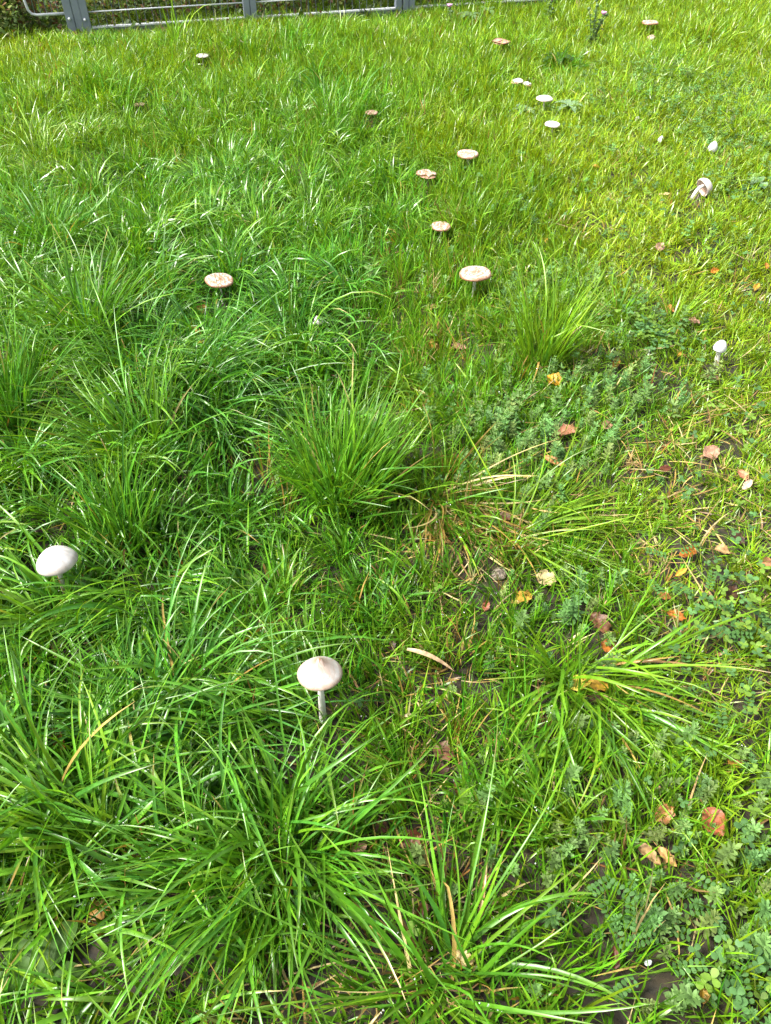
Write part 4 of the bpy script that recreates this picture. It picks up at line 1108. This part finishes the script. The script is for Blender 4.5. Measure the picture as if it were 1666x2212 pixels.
def weed(name, u, v, leaves, col, label, cat='weed', group=None, lift=0.0):
    c = at(u, v); c[2] += lift; root = empty(name, c)
    tag(root, label, cat, group)
    for j, (a, L, wd, kd, cu) in enumerate(leaves):
        V, F = broad_leaf(L, wd, kd, cu, j + int(u))
        k = np.tile(np.array(col) * random.uniform(.8, 1.2), (len(V), 1)); k[2::5] *= 1.25
        o = obj('leaf', mesh_np('leaf', V, F, k), M_HERB, root); o.rotation_euler = (0, 0, R(a))
G1, G2, G3 = (.06, .135, .02), (.10, .19, .03), (.15, .24, .12)
weed('dock', 70, 2130, [(60, .12, .05, 'oval', .9), (120, .11, .045, 'oval', 1.1), (10, .10, .042, 'oval', 1.0), (170, .09, .04, 'oval', .9)], G1, 'broad leaved dock with large soft leaves in the lower left corner')
weed('plantain', 615, 1872, [(140, .075, .04, 'oval', .9), (-10, .09, .042, 'oval', 1.0), (75, .07, .04, 'oval', .8), (200, .07, .035, 'oval', 1.0)], G1, 'dark oval leaved plantain in the heart of the nearest tussock')
weed('sorrel', 1008, 1815, [(85, .11, .035, 'spoon', .35), (-60, .05, .025, 'spoon', .9), (40, .045, .02, 'spoon', .9)], (.12, .22, .03), 'bright green sorrel with one tall spoon shaped leaf')
weed('pennywort', 645, 1590, [(30, .045, .03, 'round', .9), (150, .04, .028, 'round', .9), (100, .04, .028, 'round', .8)], (.10, .2, .025), 'round leaved pennywort at the foot of the bell mushroom')
weed('dock', 532, 1300, [(80, .09, .05, 'oval', .9), (20, .08, .045, 'oval', 1.0), (150, .08, .045, 'oval', .9)], G2, 'light green dock leaves low in the dense grass left of centre')
weed('sow_thistle', 1128, 258, [(a, .10, .035, 'tooth', 1.2) for a in (10, 75, 130, 190, 250, 310)], G3, 'pale toothed sow thistle left of the long stemmed mushroom', lift=.04)
weed('sow_thistle', 1228, 248, [(a, .10, .036, 'tooth', 1.2) for a in (30, 100, 160, 215, 280, 340)], G3, 'pale toothed sow thistle right of the long stemmed mushroom', lift=.04)
weed('dock', 1205, 150, [(a, .13, .045, 'oval', 1.2) for a in (20, 80, 150, 200, 260, 320)], (.035, .085, .015), 'dark green dock in far grass above the touching pair of caps', lift=.05)
weed('comfrey', 1012, 58, [(a, .11, .045, 'oval', 1.2) for a in (0, 60, 120, 170, 230, 300)], (.12, .2, .08), 'pale broad leaved comfrey near the right end of the fence', lift=.06)
weed('comfrey', 1052, 46, [(a, .10, .04, 'oval', 1.2) for a in (30, 95, 150, 220, 290)], (.10, .18, .06), 'upright comfrey clump between the fence end and the thistle', lift=.06)
weed('plantain', 1640, 410, [(a, .08, .032, 'oval', 1.2) for a in (80, 140, 200, 260)], G3, 'pale plantain cut by the right border beside the tipped mushroom', lift=.03)
weed('plantain', 905, 1395, [(200, .07, .04, 'tooth', .8), (90, .07, .035, 'tooth', .9), (-30, .06, .03, 'tooth', .9)], G2, 'small toothed green weed above the broad tan dead blade')

# ------------------------------------------------------------------ thistles
def thistle(u, v, H, n, label, seed):
    r_ = np.random.default_rng(seed); c = at(u, v); root = empty('thistle', c)
    tag(root, label, 'thistle', 'thistles at the far side of the lawn')
    for b in range(n):
        a = r_.uniform(0, 6.28); sp = r_.uniform(.08, .3) * H; h = H * r_.uniform(.6, 1.0) if b else H
        top = np.array([math.cos(a) * sp, math.sin(a) * sp, h])
        t = np.linspace(0, 1, 8)[:, None]
        path = (1 - t) ** 2 * np.array([0, 0, -.02]) + 2 * t * (1 - t) * np.array([top[0] * .2, top[1] * .2, h * .6]) + t * t * top
        V, F = tube(path, np.linspace(.0042, .0025, 8), 6); obj('stem', mesh_np('stem', V, F), M_STEMG, root)
        for q in range(7):
            f = r_.uniform(.3, .97); P = path[int(f * 7)]
            V, F = broad_leaf(.085 * (1.25 - f), .026, 'tooth', 1.1, q + b)
            o = obj('leaf', mesh_np('leaf', V, F, np.tile([.085, .15, .04], (len(V), 1))), M_HERB, root, Vector([float(x) for x in P])); o.rotation_euler = (0, 0, r_.uniform(0, 6.28))
        pr = smooth_prof([(.001, 1.0), (.35, .95), (.6, .6), (.62, .2), (.3, -.1), (.05, -.2)], 1)
        V, F, _ = lathe(pr, 14, .03, .02, q); hd = obj('flower_head', mesh_np('flower_head', V * .017, F), M_STEMG, root, Vector([float(x) for x in top]))
        if b == 0 or (b == 2 and n > 4):
            pr = [(.3, .55), (.75, 1.0), (.95, 1.5), (.6, 1.45), (.05, 1.3)]
            V, F, _ = lathe(pr, 18, .03, .09, 3 + b); obj('petals', mesh_np('petals', V * .019, F), M_PINK, hd)
thistle(1275, 112, .27, 6, 'tall branched thistle with a pink flower head at the far right', 2)
thistle(1178, 52, .13, 2, 'slim thistle with a dusky pink head at the top edge of the view', 4)
thistle(975, 66, .12, 2, 'small thistle with a pink head by the end of the fence', 8)

# ------------------------------------------------------------------ dew
def dew():
    D = np.array(DEW)
    if len(D) > 2600: D = D[rng.choice(len(D), 2600, replace=False)]
    t = (1 + 5 ** .5) / 2
    V0 = np.array([(-1, t, 0), (1, t, 0), (-1, -t, 0), (1, -t, 0), (0, -1, t), (0, 1, t), (0, -1, -t), (0, 1, -t), (t, 0, -1), (t, 0, 1), (-t, 0, -1), (-t, 0, 1)]) / math.sqrt(1 + t * t)
    F0 = np.array([(0, 11, 5), (0, 5, 1), (0, 1, 7), (0, 7, 10), (0, 10, 11), (1, 5, 9), (5, 11, 4), (11, 10, 2), (10, 7, 6), (7, 1, 8), (3, 9, 4), (3, 4, 2), (3, 2, 6), (3, 6, 8), (3, 8, 9), (4, 9, 5), (2, 4, 11), (6, 2, 10), (8, 6, 7), (9, 8, 1)])
    r = np.clip(rng.normal(.00125, .0004, len(D)), .0005, .0022)
    V = (D[:, None] + V0[None] * r[:, None, None]).reshape(-1, 3)
    F = (np.arange(len(D))[:, None, None] * 12 + F0[None]).reshape(-1, 3)
    m, n, L, b = mat_new('dew_water')
    b.inputs['Roughness'].default_value = .04; b.inputs['IOR'].default_value = 1.33
    b.inputs['Transmission Weight'].default_value = .75; b.inputs['Base Color'].default_value = (.95, .97, .97, 1)
    o = obj('dew_drops', mesh_np('dew_drops', V, F), m); tag(o, 'clear dew drops sitting on the near grass blades', kind='stuff')
dew()
